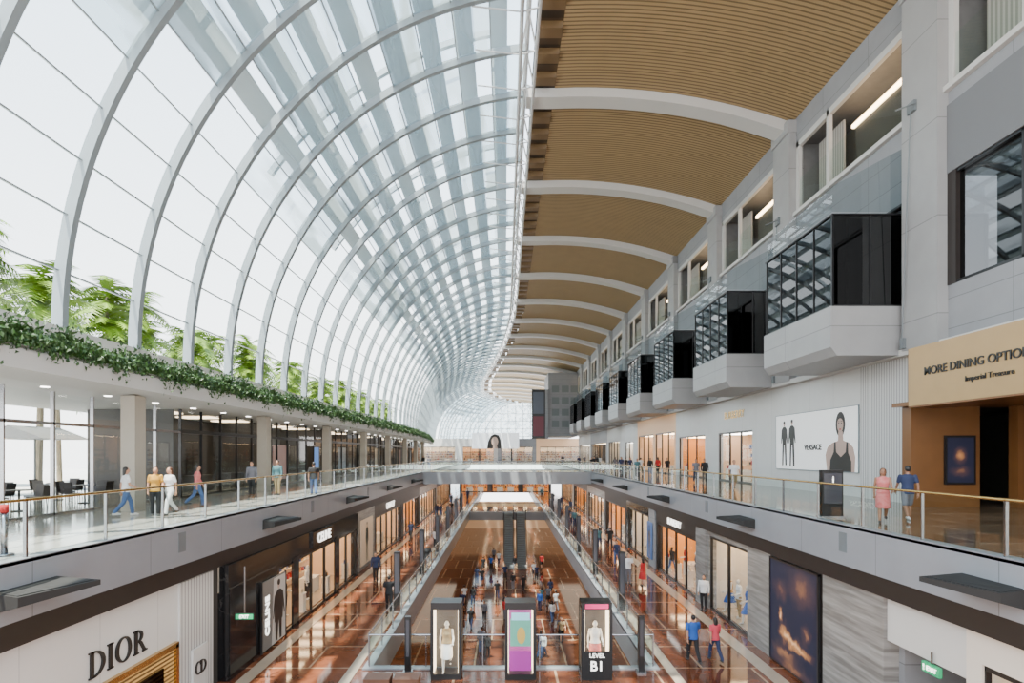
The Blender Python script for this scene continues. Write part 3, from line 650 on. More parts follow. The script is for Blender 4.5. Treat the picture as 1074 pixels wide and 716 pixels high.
def cloudmat(name,blobs,warp=.5):
    m,nt,b=newmat(name); N=nt.nodes.new; L=nt.links.new
    t=N('ShaderNodeTexCoord'); n=N('ShaderNodeTexNoise'); n.inputs['Scale'].default_value=2.2; n.inputs['Detail'].default_value=6; L(t.outputs['Object'],n.inputs['Vector'])
    s=N('ShaderNodeVectorMath'); s.operation='SUBTRACT'; s.inputs[1].default_value=(.5,.5,.5); L(n.outputs['Color'],s.inputs[0])
    sc=N('ShaderNodeVectorMath'); sc.operation='SCALE'; sc.inputs['Scale'].default_value=warp; L(s.outputs[0],sc.inputs[0])
    ad=N('ShaderNodeVectorMath'); ad.operation='ADD'; L(t.outputs['Object'],ad.inputs[0]); L(sc.outputs[0],ad.inputs[1])
    acc=None
    for (cx,cz,rx,rz,amp) in blobs:
        a=N('ShaderNodeVectorMath'); a.operation='SUBTRACT'; a.inputs[1].default_value=(cx,0,cz); L(ad.outputs[0],a.inputs[0])
        d=N('ShaderNodeVectorMath'); d.operation='MULTIPLY'; d.inputs[1].default_value=(1/rx,0,1/rz); L(a.outputs[0],d.inputs[0])
        ln=N('ShaderNodeVectorMath'); ln.operation='LENGTH'; L(d.outputs[0],ln.inputs[0])
        mr=N('ShaderNodeMapRange'); mr.interpolation_type='SMOOTHSTEP'; mr.inputs[1].default_value=0; mr.inputs[2].default_value=1; mr.inputs[3].default_value=amp; mr.inputs[4].default_value=0; L(ln.outputs['Value'],mr.inputs[0])
        if acc is None: acc=mr.outputs[0]
        else:
            q=N('ShaderNodeMath'); q.operation='ADD'; L(acc,q.inputs[0]); L(mr.outputs[0],q.inputs[1]); acc=q.outputs[0]
    r=N('ShaderNodeValToRGB'); L(acc,r.inputs[0]); e=r.color_ramp.elements; e[0].position=0; e[0].color=(.006,.008,.025,1); e[1].position=1; e[1].color=(.85,.55,.30,1)
    x=e.new(.25); x.color=(.05,.025,.03,1); x=e.new(.6); x.color=(.40,.17,.06,1)
    L(r.outputs[0],b.inputs['Base Color']); L(r.outputs[0],b.inputs['Emission Color']); b.inputs['Emission Strength'].default_value=.7
    return m
M['clouds']=cloudmat('poster_clouds',[(-.55,1.15,.55,.5,.7),(-.75,1.75,.26,.3,.9),(.1,1.0,.9,.32,.8),(.8,.85,.8,.28,.6),(-.5,.5,1.3,.35,.45),(.9,1.5,.4,.5,.4),(.6,2.9,1.2,.9,.35),(-.8,2.6,.7,.5,.3),(0,.1,1.8,.4,.4)],.7)
M['clouds2']=cloudmat('screen_clouds',[(0,1.1,.35,.4,.6),(0,.5,.5,.3,.35)],.3)
MB().box(-1.55,1.55,-.06,0,0,3.55).obj('panel',M['clouds'],pf)
MB().box(-1.62,-1.55,-.08,0,-.05,3.6).box(1.55,1.62,-.08,0,-.05,3.6).box(-1.62,1.62,-.08,0,3.55,3.62).obj('frame',M['black'],pf)
cp=frame_root('poster','L',XD+.42,22.0,ZB+.12,'tall black and white fashion poster in dark frame')
MB().box(-1.1,1.1,-.05,0,0,2.55).obj('panel',color('poster_grey',(.15,.14,.13),.5,.15),cp)
flat(cp,'printed_light',[(-.25,0),(1.1,0),(1.1,2.5),(-.05,2.5)],color('poster_pale',(.42,.39,.36),.5,.15),-.052)
flat(cp,'printed_legs',[(.1,.05),(.3,.05),(.4,.9),(.5,.05),(.7,.05),(.72,1.1),(.05,1.1)],M['lettK'],-.055)
flat(cp,'printed_coat',[(0,.8),(.8,.8),(.85,1.3),(.95,.95),(1.02,1.0),(.85,1.85),(.55,2.0),(.3,2.0),(0,1.8),(-.15,1.0),(-.08,.95),(.0,1.3)],M['lettK'],-.056); flat(cp,'printed_head',circ(.42,2.18,.12,.17),pskin,-.056); flat(cp,'printed_hair',circ(.42,2.28,.14,.12),M['hair'],-.058)
t=text('CELINE',.46,M['lettW'],cp,(-.65,-.06,1.25),bold=.008); t.rotation_euler=(PI/2,-PI/2,0)
MB().box(-1.16,-1.1,-.07,0,-.05,2.6).box(1.1,1.16,-.07,0,-.05,2.6).obj('frame',M['black'],cp)
p2=frame_root('poster','L',XD+.24,37.5,ZB+.3,'tall pale fashion poster on stone wall')
MB().box(-1.6,1.6,-.05,0,0,2.9).obj('panel',color('poster_cream',(.5,.38,.27),.5,.25),p2); fig(p2,0,.1,2.6,CLO['teal'],pskin)
p3=frame_root('poster','R',XB-.14,38.0,ZB+.5,'narrow blue poster on pier'); MB().box(-.6,.6,-.05,0,0,2.4).obj('panel',color('poster_blue',(.08,.14,.3),.5,.3),p3); fig(p3,0,.1,2.1,M['poster_cream'],pskin)
ex=frame_root('exit_sign','R',XB-.02,13.0,-3.0,'green illuminated exit sign hung in service passage','exit sign')
MB().box(-.26,.26,-.08,0,0,.22).obj('housing',M['green'],ex); text('EXIT',.15,M['lettW'],ex,(.05,-.09,.11)); flat(ex,'running_figure',FIG,M['lettW'],-.085,(.17,.17),(-.2,.03)); MB().box(-.02,.02,-.05,-.02,.22,.5).obj('hanger',M['chrome'],ex)
ex2=root('exit_sign',(XD+1.0,18.3,-3.3),'green illuminated exit sign hanging beside marble wall','exit sign'); MB().box(-.3,.3,0,.06,0,.2).obj('housing',M['black'],ex2); MB().box(-.28,.28,-.01,0,.02,.18).obj('face',M['green'],ex2); text('EXIT',.15,M['lettW'],ex2,(0,-.02,.1)); MB().box(-.02,.02,.02,.05,.2,1.7).obj('hanger',M['chrome'],ex2)
sg=frame_root('wall_sign','R',14.8,16.5,3.75,'large golden oak fascia sign with dark capital lettering','sign')
MB().box(-4.5,4.5,0,1.4,0,2.1).obj('panel',M['woodsign'],sg)
MB().box(-4.52,-4.5,0,1.4,0,2.1).box(-4.5,4.5,0,1.4,-.06,0).obj('edge',M['woodpanel'],sg)
text('MORE DINING OPTIONS',.39,M['lettK'],sg,(-3.7,-.02,1.15),align='LEFT',bold=.005); text('Imperial Treasure',.25,M['lettK'],sg,(-1.9,-.02,.66),align='LEFT')
struct(MB().box(15.4,18.0,21.7,22.2,0,3.9).obj('wall_right',M['woodpanel']),'oak panelled wall beside the dining entrance','wall')
struct(MB().box(19.0,22,21.2,21.6,0,3.9).obj('wall_right',M['woodpanel']),'oak panelled wall inside the dining entrance','wall')
struct(MB().box(16.8,24,27,27.3,0,3.9).obj('wall_right',M['intd']),'dark passage end wall','wall')
struct(MB().box(22.2,22.5,21.6,27.3,0,3.9).obj('wall_right',M['intd']),'dark passage side wall','wall')
struct(MB().box(15,22.5,8,22.2,3.8,3.95).obj('ceiling',M['woodpanel']),'oak soffit of the dining entrance','ceiling')
struct(MB().box(16.8,22.5,22.2,27.3,3.8,3.95).obj('ceiling',M['intd']),'dark soffit of the dining passage','ceiling')
struct(MB().box(21.8,22.2,8,21.6,0,3.9).obj('wall_right',M['woodpanel']),'oak back wall of the dining entrance','wall')
struct(MB().box(16.4,16.8,-8,12,0,6.1).obj('wall_right',M['shopwhite']),'white wall','wall')
ds=root('digital_screen',(17.2,21.69,.85),'black portrait display screen mounted on oak wall','screen')
MB().box(-.58,.58,-.08,0,0,1.85).obj('bezel',M['black'],ds); MB().box(-.5,.5,-.09,-.08,.08,1.77).obj('display',M['clouds2'],ds)
# ============================================================ LEFT CONCOURSE
XCAN=-12.3
for k in range(12):
    y=-6+11*k; 
    r=root('canopy',(off(y)+XCAN,y,4.05),'white projecting canopy slab over the walkway shops','canopy','walkway canopies')
    dx=off(y+11)-off(y)
    MB().hexa([(0,0,0.12),(-1.2,0,0),(-1.2,0,.6),(0,0,.6)],[(dx,11,.12),(dx-1.2,11,0),(dx-1.2,11,.6),(dx,11,.6)]).obj('fascia',M['white'],r)
    MB().hexa([(-1.2,0,0),(-8.5,0,0),(-8.5,0,.5),(-1.2,0,.5)],[(dx-1.2,11,0),(dx-8.5,11,0),(dx-8.5,11,.5),(dx-1.2,11,.5)]).obj('soffit',M['white'],r)
    d=MB()
    for q in range(4): d.tube([(-1.7,1.4+q*2.75,-.02),(-1.7,1.4+q*2.75,.02)],.12,10)
    d.obj('downlight',M['cool'],r)
mb=MB()
for ya,yb in zip(ys,ys[1:]):
    if yb>130: break
    mb.hexa([(-14.5+off(ya),ya,4.5),(-14.1+off(ya),ya,4.5),(-14.1+off(ya),ya,6.05),(-14.5+off(ya),ya,6.05)],[(-14.5+off(yb),yb,4.5),(-14.1+off(yb),yb,4.5),(-14.1+off(yb),yb,6.05),(-14.5+off(yb),yb,6.05)])
trim(mb,M['white'],'white upstand at the foot of the glass vault')
hb=MB(); random.seed(3)
for i in range(9000):
    y=random.uniform(0,11); z=random.gauss(.30,.22)+.10*math.sin(y*2.1)+.06*math.sin(y*5.3); x=random.gauss(-.22,.2)
    if x>-.12 and z>.45: x-=.3
    s=random.uniform(.08,.16); c=Vector((x,y,z)); e=Euler((random.uniform(0,6.3),random.uniform(0,6.3),random.uniform(0,6.3))).to_matrix()
    p=[c+e@Vector(q)*s for q in((-.5,0,0),(0,-.35,.1),(.7,0,0),(0,.35,.1))]; hb.poly(p)
hme=hb.mesh('hedge_leaves',M['leaf']); pl=MB().box(-.9,-.05,0,11,0,.15).mesh('planter',M['white'])
core=MB().prism([(-.85,.1),(-.05,.05),(-.05,.45),(-.3,.62),(-.75,.6)],'y',0,11).mesh('hedge_core',M['leaf'])
for k in range(12):
    y=-6+11*k; r=root('planter_hedge',(off(y)+XCAN,y,4.65),'trailing green hedge growing in a long planter on the canopy','hedge','canopy hedges'); r.rotation_euler=(0,0,-math.atan2(off(y+11)-off(y),11))
    for nm,me in(('planter',pl),('foliage',hme),('hedge_core',core)):
        o=bpy.data.objects.new(nm,me); COL.objects.link(o); o.parent=r
cc=MB().box(-.25,.25,-.3,.3,0,4.05).mesh('column',pbr('beige_col',(.38,.34,.28),.45,noise=.05))
for k in range(9):
    y=20.3+11*k-11; o=bpy.data.objects.new('column',cc); COL.objects.link(o); o.location=(-13.2+off(y),y,0); meta(o,'square beige column supporting the canopy','column','walkway columns')
for k in range(32):
    y=4+3.667*k
    if y>118: break
    wi[0]+=1; e=bpy.data.objects.new('window_%d'%wi[0],None); COL.objects.link(e); e.location=(WL+off(y),y,0); struct(e,'floor to ceiling glass shop screen','window')
    MB().poly([(0,.06,.05),(0,3.6,.05),(0,3.6,4.0),(0,.06,4.0)]).obj('glass',M['glassshop'],e)
    near=y<26
    MB().box(-.06,.06,0,.08,0,4.05).box(-.06,.06,1.8,1.85,0,4.05).box(-.06,.06,0,3.667,2.95,3.05 if near else 3.12).box(-.06,.06,0,3.667,0,.08).obj('frame',M['chrome'] if near else M['black'],e)
    if y>26:
        tone=['intd','intg','intg','intd'][(k//2)%4]
        MB().box(-4.2,-4.1,0,3.667,0,4.03).obj('shop_back',M[tone],e)
        if k%3==0: MB().box(-4.1,-.3,0,.08,0,4.03).obj('partition',M['intd'],e)
        MB().box(-3.0,-1.2,1.2,2.4,3.97,4.02).obj('light_panel',M['warms'],e)
        MB().box(-2.4,-1.6,.8,2.6,0,.85).box(-4.05,-3.6,.5,3.1,0,1.9).obj('display_cabinet',M['intd'],e)
        if k%4==1: MB().box(-.5,-.45,.6,3.0,.3,2.6).obj('window_graphic',color('wg%d'%(k%3),[(.5,.3,.28),(.2,.25,.3),(.45,.4,.3)][k%3],.5,.2),e)
struct(MB().box(-21,-19.4,29.5,120,0,4.05).obj('wall_left',M['intd']),'solid back of house wall','wall')
for (yy,lab) in((44,'blue digital poster panel beside shop'),(58,'blue digital poster panel beside shop')):
    r=frame_root('digital_screen','L',-14.6,yy,.0,lab,'screen'); MB().box(-.6,.6,-.08,0,0,2.6).obj('housing',M['black'],r); MB().box(-.5,.5,-.09,-.08,.7,2.5).obj('display',color('disp_blue',(.08,.2,.5),.4,1.0),r)
def cafe_chair(loc,rz):
    r=root('cafe_chair',loc,'dark woven cafe chair at an outdoor table','chair','cafe chairs',rz)
    MB().box(-.22,.22,-.22,.22,.42,.46).obj('seat',M['dark'],r); MB().hexa([(-.22,.2,.46),(.22,.2,.46),(.22,.24,.46),(-.22,.24,.46)],[(-.22,.27,.9),(.22,.27,.9),(.22,.31,.9),(-.22,.31,.9)]).obj('backrest',M['dark'],r)
    for a in(-.19,.19):
        for b in(-.19,.19): MB().tube([(a,b,.43),(a*1.1,b*1.1,0)],.015,6).obj('leg',M['dark'],r)
    return r
def cafe_table(loc):
    r=root('cafe_table',loc,'round dark cafe table on a pedestal','table','cafe tables')
    MB().tube([(0,0,.72),(0,0,.75)],.38,20).obj('top',M['dark'],r); MB().tube([(0,0,.02),(0,0,.72)],.035,8).obj('pedestal',M['dark'],r); MB().tube([(0,0,0),(0,0,.03)],.24,14).obj('base',M['dark'],r); return r
c0=cafe_chair((-17,19.2,0),0); t0=cafe_table((-17,20,0)); first=True
for (x,y) in((-17,20),(-17.2,23.4),(-19.6,21.5),(-19.6,25),(-16.6,16.6),(-20.5,18.3)):
    if not first: dup(t0,(x,y,0))
    for q,(dx,dy,rz) in enumerate(((0,-.75,PI),(0,.75,0),(.75,0,-PI/2),(-.75,0,PI/2))):
        if first and q==0: c0.location=(x,y-.75,0); c0.rotation_euler=(0,0,PI); continue
        dup(c0,(x+dx,y+dy,0),rz)
    first=False
for (x,y) in((-22.2,14.5),(-22.2,20.5),(-22.2,27)):
    r=root('cafe_umbrella',(x,y,0),'large grey square cafe umbrella on a pole','umbrella','cafe umbrellas')
    MB().tube([(0,0,0),(0,0,3.2)],.04,8).obj('pole',M['steeldark'],r)
    MB().prism([(-1.6,2.7),(1.6,2.7),(0,3.3)],'y',-1.5,1.5).obj('canopy_fabric',M['intg'],r); MB().box(-.3,.3,-.3,.3,0,.08).obj('base',M['steeldark'],r)
def tree(loc,h,seed):
    random.seed(seed); r=root('palm_tree',loc,'tropical tree with feathery bright green crown outside the glass','tree','promenade trees')
    MB().tube([(0,0,0),(.1,.1,h*.4),(0,.2,h*.8)],[.2,.14,.1],8).obj('trunk',M['bark'],r)
    m=MB()
    for i in range(90):
        a=random.uniform(0,2*PI); el=random.uniform(-.2,1.2); L=random.uniform(1.8,3.1); base=Vector((0,.2,h*.8+random.uniform(-5.5,.6)))
        prev=base; n=9
        for j in range(1,n+1):
            t=j/n; p=base+Vector((math.cos(a)*L*t*math.cos(el*.6),math.sin(a)*L*t*math.cos(el*.6),L*(math.sin(el)*t-.75*t*t*.9)))
            d=(p-prev).normalized(); sd=d.cross(Vector((0,0,1))).normalized(); wd=.8*math.sin(PI*min(t,.95))+.15
            for sg_ in(-1,1):
                q=prev+sd*sg_*wd+Vector((0,0,-.25*wd)); m.poly([prev,prev+d*.2,q+d*.35]); m.poly([prev+d*.18,prev+d*.36,q+d*.6])
            prev=p
    m.obj('foliage',M['palm'],r); return r
T3=[tree((-25.5,26+i*5.2,-.1),[16,14.2,15.2][i],40+i) for i in range(3)]
for i in range(3,20):
    dup(T3[i%3],(-25.5-(i%2)*1.5,26+i*5.2,-.1),random.uniform(0,6))
for i in range(5): dup(T3[(i+1)%3],(-33.5,29+i*7,-.1),i*1.3)
# ============================================================ FIXTURES
def lum(side,y):
    s=1 if side=='L' else -1; X=XL if side=='L' else XR
    r=root('wedge_luminaire',(X,y,-.85),'dark angular uplight fitting projecting from the balcony fascia','light fitting','fascia uplights')
    MB().hexa([(0,-.75,.0),(s*.45,-.75,.12),(s*.45,-.75,.3),(0,-.75,.36)],[(0,.75,.0),(s*1.0,.55,.24),(s*1.0,.55,.34),(0,.75,.36)]).obj('housing',M['lampdark'],r)
    MB().hexa([(0,-.7,.36),(s*.4,-.7,.30),(s*.4,-.7,.32),(0,-.7,.38)],[(0,.7,.36),(s*.9,.5,.34),(s*.9,.5,.36),(0,.7,.38)]).obj('lens',M['lampdark'],r)
for k in range(6):
    lum('L',10.9+11.3*k); lum('R',11.2+11.3*k)
for y in(16.1,27,38):
    for X,s in((XL,1),(XR,-1)):
        meta(MB().box(X,X+s*.012,y-.18,y+.18,-.75,-.2).obj('access_panel',M['steeldark']),'small grey louvred access panel in fascia','panel','fascia access panels')
KY=19.1
def kiosk(x,label,hdr,disp):
    r=root('display_kiosk',(x,KY,ZB),label,'display case','display kiosks')
    MB().box(-.5,.5,-.35,.35,0,.18).obj('plinth',M['black'],r)
    f=MB()
    for a in(-.46,.46):
        for b in(-.31,.31): f.box(a-.05,a+.05,b-.05,b+.05,.18,2.3)
    f.obj('frame',M['black'],r)
    MB().box(-.5,.5,-.35,.35,2.3,2.52).obj('header',hdr,r)
    MB().poly([(-.42,-.33,.2),(.42,-.33,.2),(.42,-.33,2.3),(-.42,-.33,2.3)]).obj('glass',M['glassshop'],r)
    MB().box(-.42,.42,.28,.3,.2,2.3).obj('back_panel',disp,r)
    MB().box(-.42,-.39,-.28,.26,.2,2.28).box(.39,.42,-.28,.26,.2,2.28).obj('light_strip',M['warms'],r)
    return r
k1=kiosk(-1.95,'black framed glass kiosk showing a pale dress on a stand',M['black'],M['intd'])
k2=kiosk(.5,'black framed kiosk with purple and green poster',M['black'],color('kiosk_purple',(.22,.04,.25),.5,.4))
k3=kiosk(3.0,'black framed kiosk with pink title strip and level sign',M['black'],M['intd'])
MB().box(-.38,.38,-.36,-.345,2.33,2.48).obj('title_strip',color('kiosk_pink',(.65,.03,.15),.5,.8),k3)
MB().box(-.36,.36,-.345,-.335,.3,.95).obj('lower_poster',color('kp2',(.35,.03,.28),.5,.4),k2); MB().box(-.34,.34,-.345,-.335,1.1,2.0).obj('upper_poster',color('kp3',(.12,.38,.28),.5,.4),k2)
MB().prism(circ(.02,1.45,.14,.28),'y',-.352,-.347).obj('printed_leaf',color('kp5',(.55,.35,.08),.5,.4),k2)
MB().box(-.3,.3,-.35,-.345,1.95,2.2).obj('title_bar',color('kp4',(.3,.65,.75),.5,.5),k2)
MB().box(-.48,.48,-.38,-.36,.0,.95).obj('level_sign',M['black'],k3)
text('LEVEL',.20,M['lettW'],k3,(0,-.39,.80)); text('B1',.44,M['lettW'],k3,(0,-.39,.45),bold=.006)
def totem(loc,h,wd,label,rz=0):
    r=root('totem_sign',loc,label,'sign stand',None,rz)
    MB().box(-wd/2,wd/2,-.09,.09,.06,h).obj('body',M['black'],r); MB().box(-wd/2-.06,wd/2+.06,-.16,.16,0,.06).obj('base',M['chrome'],r)
    MB().box(-wd/2+.05,wd/2-.05,-.1,-.09,h*.3,h-.1).obj('screen',color('totem_scr',(.05,.05,.06),.2,.1),r); return r
r=totem((9.95+.3,18.0,0),1.5,.66,'black freestanding directory stand behind the balustrade')
text('i',.3,M['lettW'],r,(0,-.12,1.2))
for x in(-3.3,4.6):
    totem((x,19.4,ZB),1.9,.2,'slim black leaning post at the landing rail')
for k in range(6):
    y=27+8*k
    for x in (BX0-.5,BX1+.5):
        totem((x,y,ZB),2.8,.3,'tall slim dark wayfinding pylon beside the void')
for x in(-4.0,-3.1):
    r=root('bench',(x,18.0,ZB),'low brown leather bench on the landing','bench','landing benches'); MB().box(-.4,.4,-.3,.3,.12,.42).obj('seat',color('bench_lea',(.16,.07,.04)),r); MB().box(-.33,.33,-.24,.24,0,.12).obj('base',M['black'],r)
r=root('queue_post',(-9.9,11.3,0),'short steel post with red cap beside balustrade','post'); MB().tube([(0,0,0),(0,0,.03)],.16,14).tube([(0,0,.02),(0,0,.85)],.06,12).obj('post',M['chrome'],r,True); MB().tube([(0,0,.85),(0,0,1.0)],.075,12).obj('cap',CLO['red'],r,True)
def escal(x,y0,z0,y1,z1):
    r=root('escalator',(x,y0,z0),'escalator with dark steps and glass sides','escalator','escalators'); ly=y1-y0; lz=z1-z0
    MB().prism([(0,0),(1.5,0),(ly-1.5,lz-.3),(ly,lz-.3),(ly,lz),(ly-1.6,lz),(1.2,.15),(0,.15)],'x',-.55,.55).obj('truss',M['intg'],r)
    st=MB(); n=24
    for i in range(n):
        yy=1.3+(ly-2.9)*i/n; zz=.15+(lz-.15)*i/n; st.box(-.45,.45,yy,yy+(ly-2.9)/n+.05,zz-.15,zz+.15)
    st.obj('steps',M['steeldark'],r)
    for s in(-.6,.6):
        MB().poly([(s,0,.1),(s,1.2,.1),(s,ly-1.6,lz),(s,ly,lz),(s,ly,lz+.9),(s,ly-1.6,lz+.9),(s,1.2,1.0),(s,0,1.0)]).obj('balustrade',M['glassrail'],r)
        MB().tube([(s,0,1.0),(s,1.2,1.05),(s,ly-1.6,lz+.95),(s,ly,lz+.95)],.045,6).obj('handrail',M['black'],r)
    return r
escal(.4,64.5,ZC,72.9,ZB); escal(1.9,64.5,ZC,72.9,ZB)
# ============================================================ FAR END
bl=root('tower_block',(13.0,134,6.0),'pale grey panelled block with window strips closing the facade','building block')
MB().box(-3.4,3.2,-6,6,0,14.2).obj('body',M['wall'],bl)
m=MB()
for zz in(2.0,4.6,7.2,9.8):
    for xx in(-2.6,-.4,1.6): m.box(xx,xx+1.6,-6.06,-6.0,zz,zz+1.5)
m.obj('window_strip',M['steeldark'],bl)
sc=root('digital_screen',(7.4,127.5,5.4),'tall narrow black hanging digital banner screen','screen'); MB().box(-1.5,1.5,0,.4,0,11).obj('housing',M['black'],sc)
MB().box(-1.2,1.2,-.05,0,.6,5).obj('lower_image',color('scr_red',(.10,.02,.03),.4,.4),sc); MB().box(-1.2,1.2,-.05,0,5.6,10.4).obj('upper_image',color('scr_grey',(.06,.07,.09),.4,.4),sc)
MB().box(1.5,2.2,0,.4,0,11).obj('bracket',M['wall'],sc)
for x0,x1,su,it in((-24,-12,'white','intw'),(-12,-2,'white','peach'),(-2,8,'wall','intw'),(8,20,'peach','intw')):
    shop('F',148,x0,x1,0,6,'pale boutique front at the end of the hall',sur=su,inter=it,hd=.65,pier=1.0,light='warm')
ms=root('digital_screen',(-2.5,146.5,0),'wide white screen showing a face above the far shops','screen'); MB().box(-6,6,0,.4,3.4,7.4).obj('display',color('scr_white',(.7,.73,.76),.4,1.0),ms)
flat(ms,'printed_hair',[(-2.2,3.4),(-1.9,5.2),(-1.2,6.7),(-.2,7.1),(.8,6.8),(1.3,5.6),(1.5,3.4)],M['hair'],-.03); flat(ms,'printed_face',circ(-.2,5.2,.85,1.25),pskin,-.05); flat(ms,'printed_neck',[(-.7,3.4),(-.6,4.4),(.3,4.4),(.5,3.4)],pskin,-.045)
MB().box(-4.3,-3.9,.1,.3,0,3.4).obj('leg',M['black'],ms); MB().box(3.9,4.3,.1,.3,0,3.4).obj('leg',M['black'],ms)
for x0,x1 in((-9,-3),(-3,3),(3,9)):
    shop('F',112,x0,x1,ZB,-1.0,'warm lit boutique front at the end of the basement walkway',sur='dark',inter='amber',hd=.8,pier=.5,light='warm')
struct(MB().box(-10.5,10.5,100,100.4,ZC,ZB-.9).obj('wall_far',M['peach']),'warm wall at the end of the lowest floor')
# ============================================================ PEOPLE
def remesh(mb,vox,name,dec=1.0,smooth=2):
    me=mb.mesh('tmp',None); o=bpy.data.objects.new('tmp',me); COL.objects.link(o)
    md=o.modifiers.new('r','REMESH'); md.mode='VOXEL'; md.voxel_size=vox
    s=o.modifiers.new('s','SMOOTH'); s.factor=.5; s.iterations=smooth
    if dec<1: d=o.modifiers.new('d','DECIMATE'); d.ratio=dec
    bpy.context.view_layer.update(); out=bpy.data.meshes.new_from_object(o.evaluated_get(bpy.context.evaluated_depsgraph_get()))
    bpy.data.objects.remove(o); out.name=name; out.polygons.foreach_set('use_smooth',[True]*len(out.polygons)); out.materials.append(M['skin']); return out
def figure(legs=((0,0),(0,0)),arms=((0,.15),(0,.15)),female=False,longhair=False,bottom='trousers',sleeve='short',hi=False):
    b=MB(); top=MB(); bot=MB(); hair=MB(); shoe=MB()
    hips=[(-.09,0,.92),(.09,0,.92)]; J=[]
    for h,(a,c) in zip(hips,legs):
        k=(h[0]*1.05,h[1]+.43*math.sin(a),h[2]-.43*math.cos(a)); an=(h[0]*1.05,k[1]+.41*math.sin(c),k[2]-.41*math.cos(c)); J.append((h,k,an))
    low=min(j[2][2] for j in J); dz=.075-low
    def S(p): return (p[0],p[1],p[2]+dz)
    sw=.17 if female else .195; wr=.125 if female else .14; hr=.172 if female else .16
    tr=[(0,0,.84,.10,.08),(0,0,.90,hr-.01,.105),(0,-.01,.96,hr,.115),(0,0,1.06,wr+.005,.095),(0,0,1.14,wr,.09),(0,.01,1.28,wr+.03,.11 if female else .105),(0,0,1.38,sw-.02,.09),(0,0,1.43,sw*.62,.07),(0,0,1.465,.06,.058),(0,.008,1.53,.05,.052)]
    b.rings([(x,y,z+dz,rx,ry) for x,y,z,rx,ry in tr],20)
    b.ell(S((0,.02,1.60)),(.074,.092,.112),14,10); b.ell(S((0,.045,1.545)),(.05,.055,.05),10,8)
    b.ell(S((0,.115,1.585)),(.012,.018,.02),8,6); b.ell(S((0,.1,1.545)),(.022,.012,.01),8,6)
    for s in(-1,1): b.ell(S((s*.076,.01,1.59)),(.012,.02,.03),8,6)
    for (h,k,an) in J:
        b.limb([S(h),S(((h[0]+k[0])/2,(h[1]+k[1])/2,(h[2]+k[2])/2)),S(k),S(((k[0]*.65+an[0]*.35),(k[1]*.65+an[1]*.35)-.012,(k[2]*.65+an[2]*.35))),S(an)],[.088,.073,.053,.054,.036],12)
        b.limb([S((an[0],an[1]-.02,an[2]-.03)),S((an[0],an[1]+.13,an[2]-.045))],[.034,.028],8)
        shoe.limb([S((an[0],an[1]-.045,an[2]-.033)),S((an[0],an[1]+.07,an[2]-.03)),S((an[0],an[1]+.165,an[2]-.045))],[.042,.047,.03],10)
    for s,(a,c) in zip((-1,1),arms):
        sh=Vector((s*sw,0,1.395)); el=sh+Vector((s*.05,.28*math.sin(a),-.28*math.cos(a))); wrp=el+Vector((s*.0,.25*math.sin(c),-.25*math.cos(c)))
        b.limb([S(sh),S((sh+el)/2),S(el),S((el*.6+wrp*.4)),S(wrp)],[.05,.043,.036,.036,.025],10)
        d=(wrp-el).normalized(); side=Vector((0,math.cos(c),math.sin(c))); inn=Vector((-s,0,0))
        b.tube([S(wrp),S(wrp+d*.04),S(wrp+d*.09)],[(.02,.024),(.018,.038),(.013,.04)],10)
        for q in range(4):
            of=side*(.033-.022*q); L=[.07,.08,.074,.058][q]; p0=wrp+d*.085+of; p1=p0+d*L*.5+inn*.012+side*(.003-.002*q); p2=p1+d*L*.4+inn*.028
            b.limb([S(p0),S(p1),S(p2)],[.0095,.0088,.0075],6)
        p0=wrp+d*.03+side*.03; p1=p0+side*.03+d*.03+inn*.01; b.limb([S(p0),S(p1),S(p1+d*.03+inn*.008)],[.012,.0105,.009],6)
        if sleeve=='long': top.limb([S(sh),S((sh+el)/2),S(el),S((el*.15+wrp*.85))],[.062,.056,.05,.038],10)
        elif sleeve=='short': top.limb([S(sh),S(sh+(el-sh)*.35),S(sh+(el-sh)*.62)],[.063,.058,.058],10)
        else: top.limb([S(sh-Vector((s*.02,0,0))),S(sh)],[.05,.045],8)
    zt=.86 if bottom!='skirt' else .95
    top.rings([(x,y,z+dz,rx+.02,ry+.02) for x,y,z,rx,ry in [(0,0,zt,hr+.004,.118)]+tr[3:9]],20)
    if bottom in('trousers','shorts'):
        bot.rings([(0,0,.83+dz,.11,.09),(0,0,.9+dz,hr+.008,.118),(0,0,1.0+dz,hr-.005,.115)],18)
        for (h,k,an) in J:
            if bottom=='trousers': bot.limb([S(h),S(k),S((an[0],an[1]-.005,an[2]+.03))],[.1,.07,.058],12)
            else: 
                kk=tuple(h[i]*.12+k[i]*.88 for i in range(3)); bot.limb([S(h),S(kk)],[.1,.085],12)
    else:
        ym=(J[0][1][1]+J[1][1][1])/2; sp_=abs(J[0][1][1]-J[1][1][1])/2
        bot.rings([(0,ym,.50+dz,.20,.16+sp_),(0,ym*.6,.7+dz,.195,.14+sp_*.6),(0,0,.9+dz,hr+.012,.125),(0,0,1.06+dz,wr+.015,.11)],20)
    hair.ell(S((0,-.012,1.632)),(.085,.095,.098),14,10)
    if longhair: hair.rings([(0,-.05,1.36+dz,.05,.025),(0,-.062,1.45+dz,.075,.035),(0,-.045,1.56+dz,.085,.06),(0,-.02,1.64+dz,.083,.08)],14)
    v=.0075 if hi else .013
    return dict(body=remesh(b,v,'body',.35 if hi else .5),top=remesh(top,.014,'top',.5),bottom=remesh(bot,.014,'bottom',.5),hair=remesh(hair,.014,'hair',.5),shoe=remesh(shoe,.012,'shoe',.5),dz=dz)
R=math.radians
WALK=((R(24),R(8)),(R(-14),R(-38))); WALK2=((R(-16),R(-42)),(R(22),R(6))); STAND=((R(2),R(-1)),(R(-3),R(-5)))
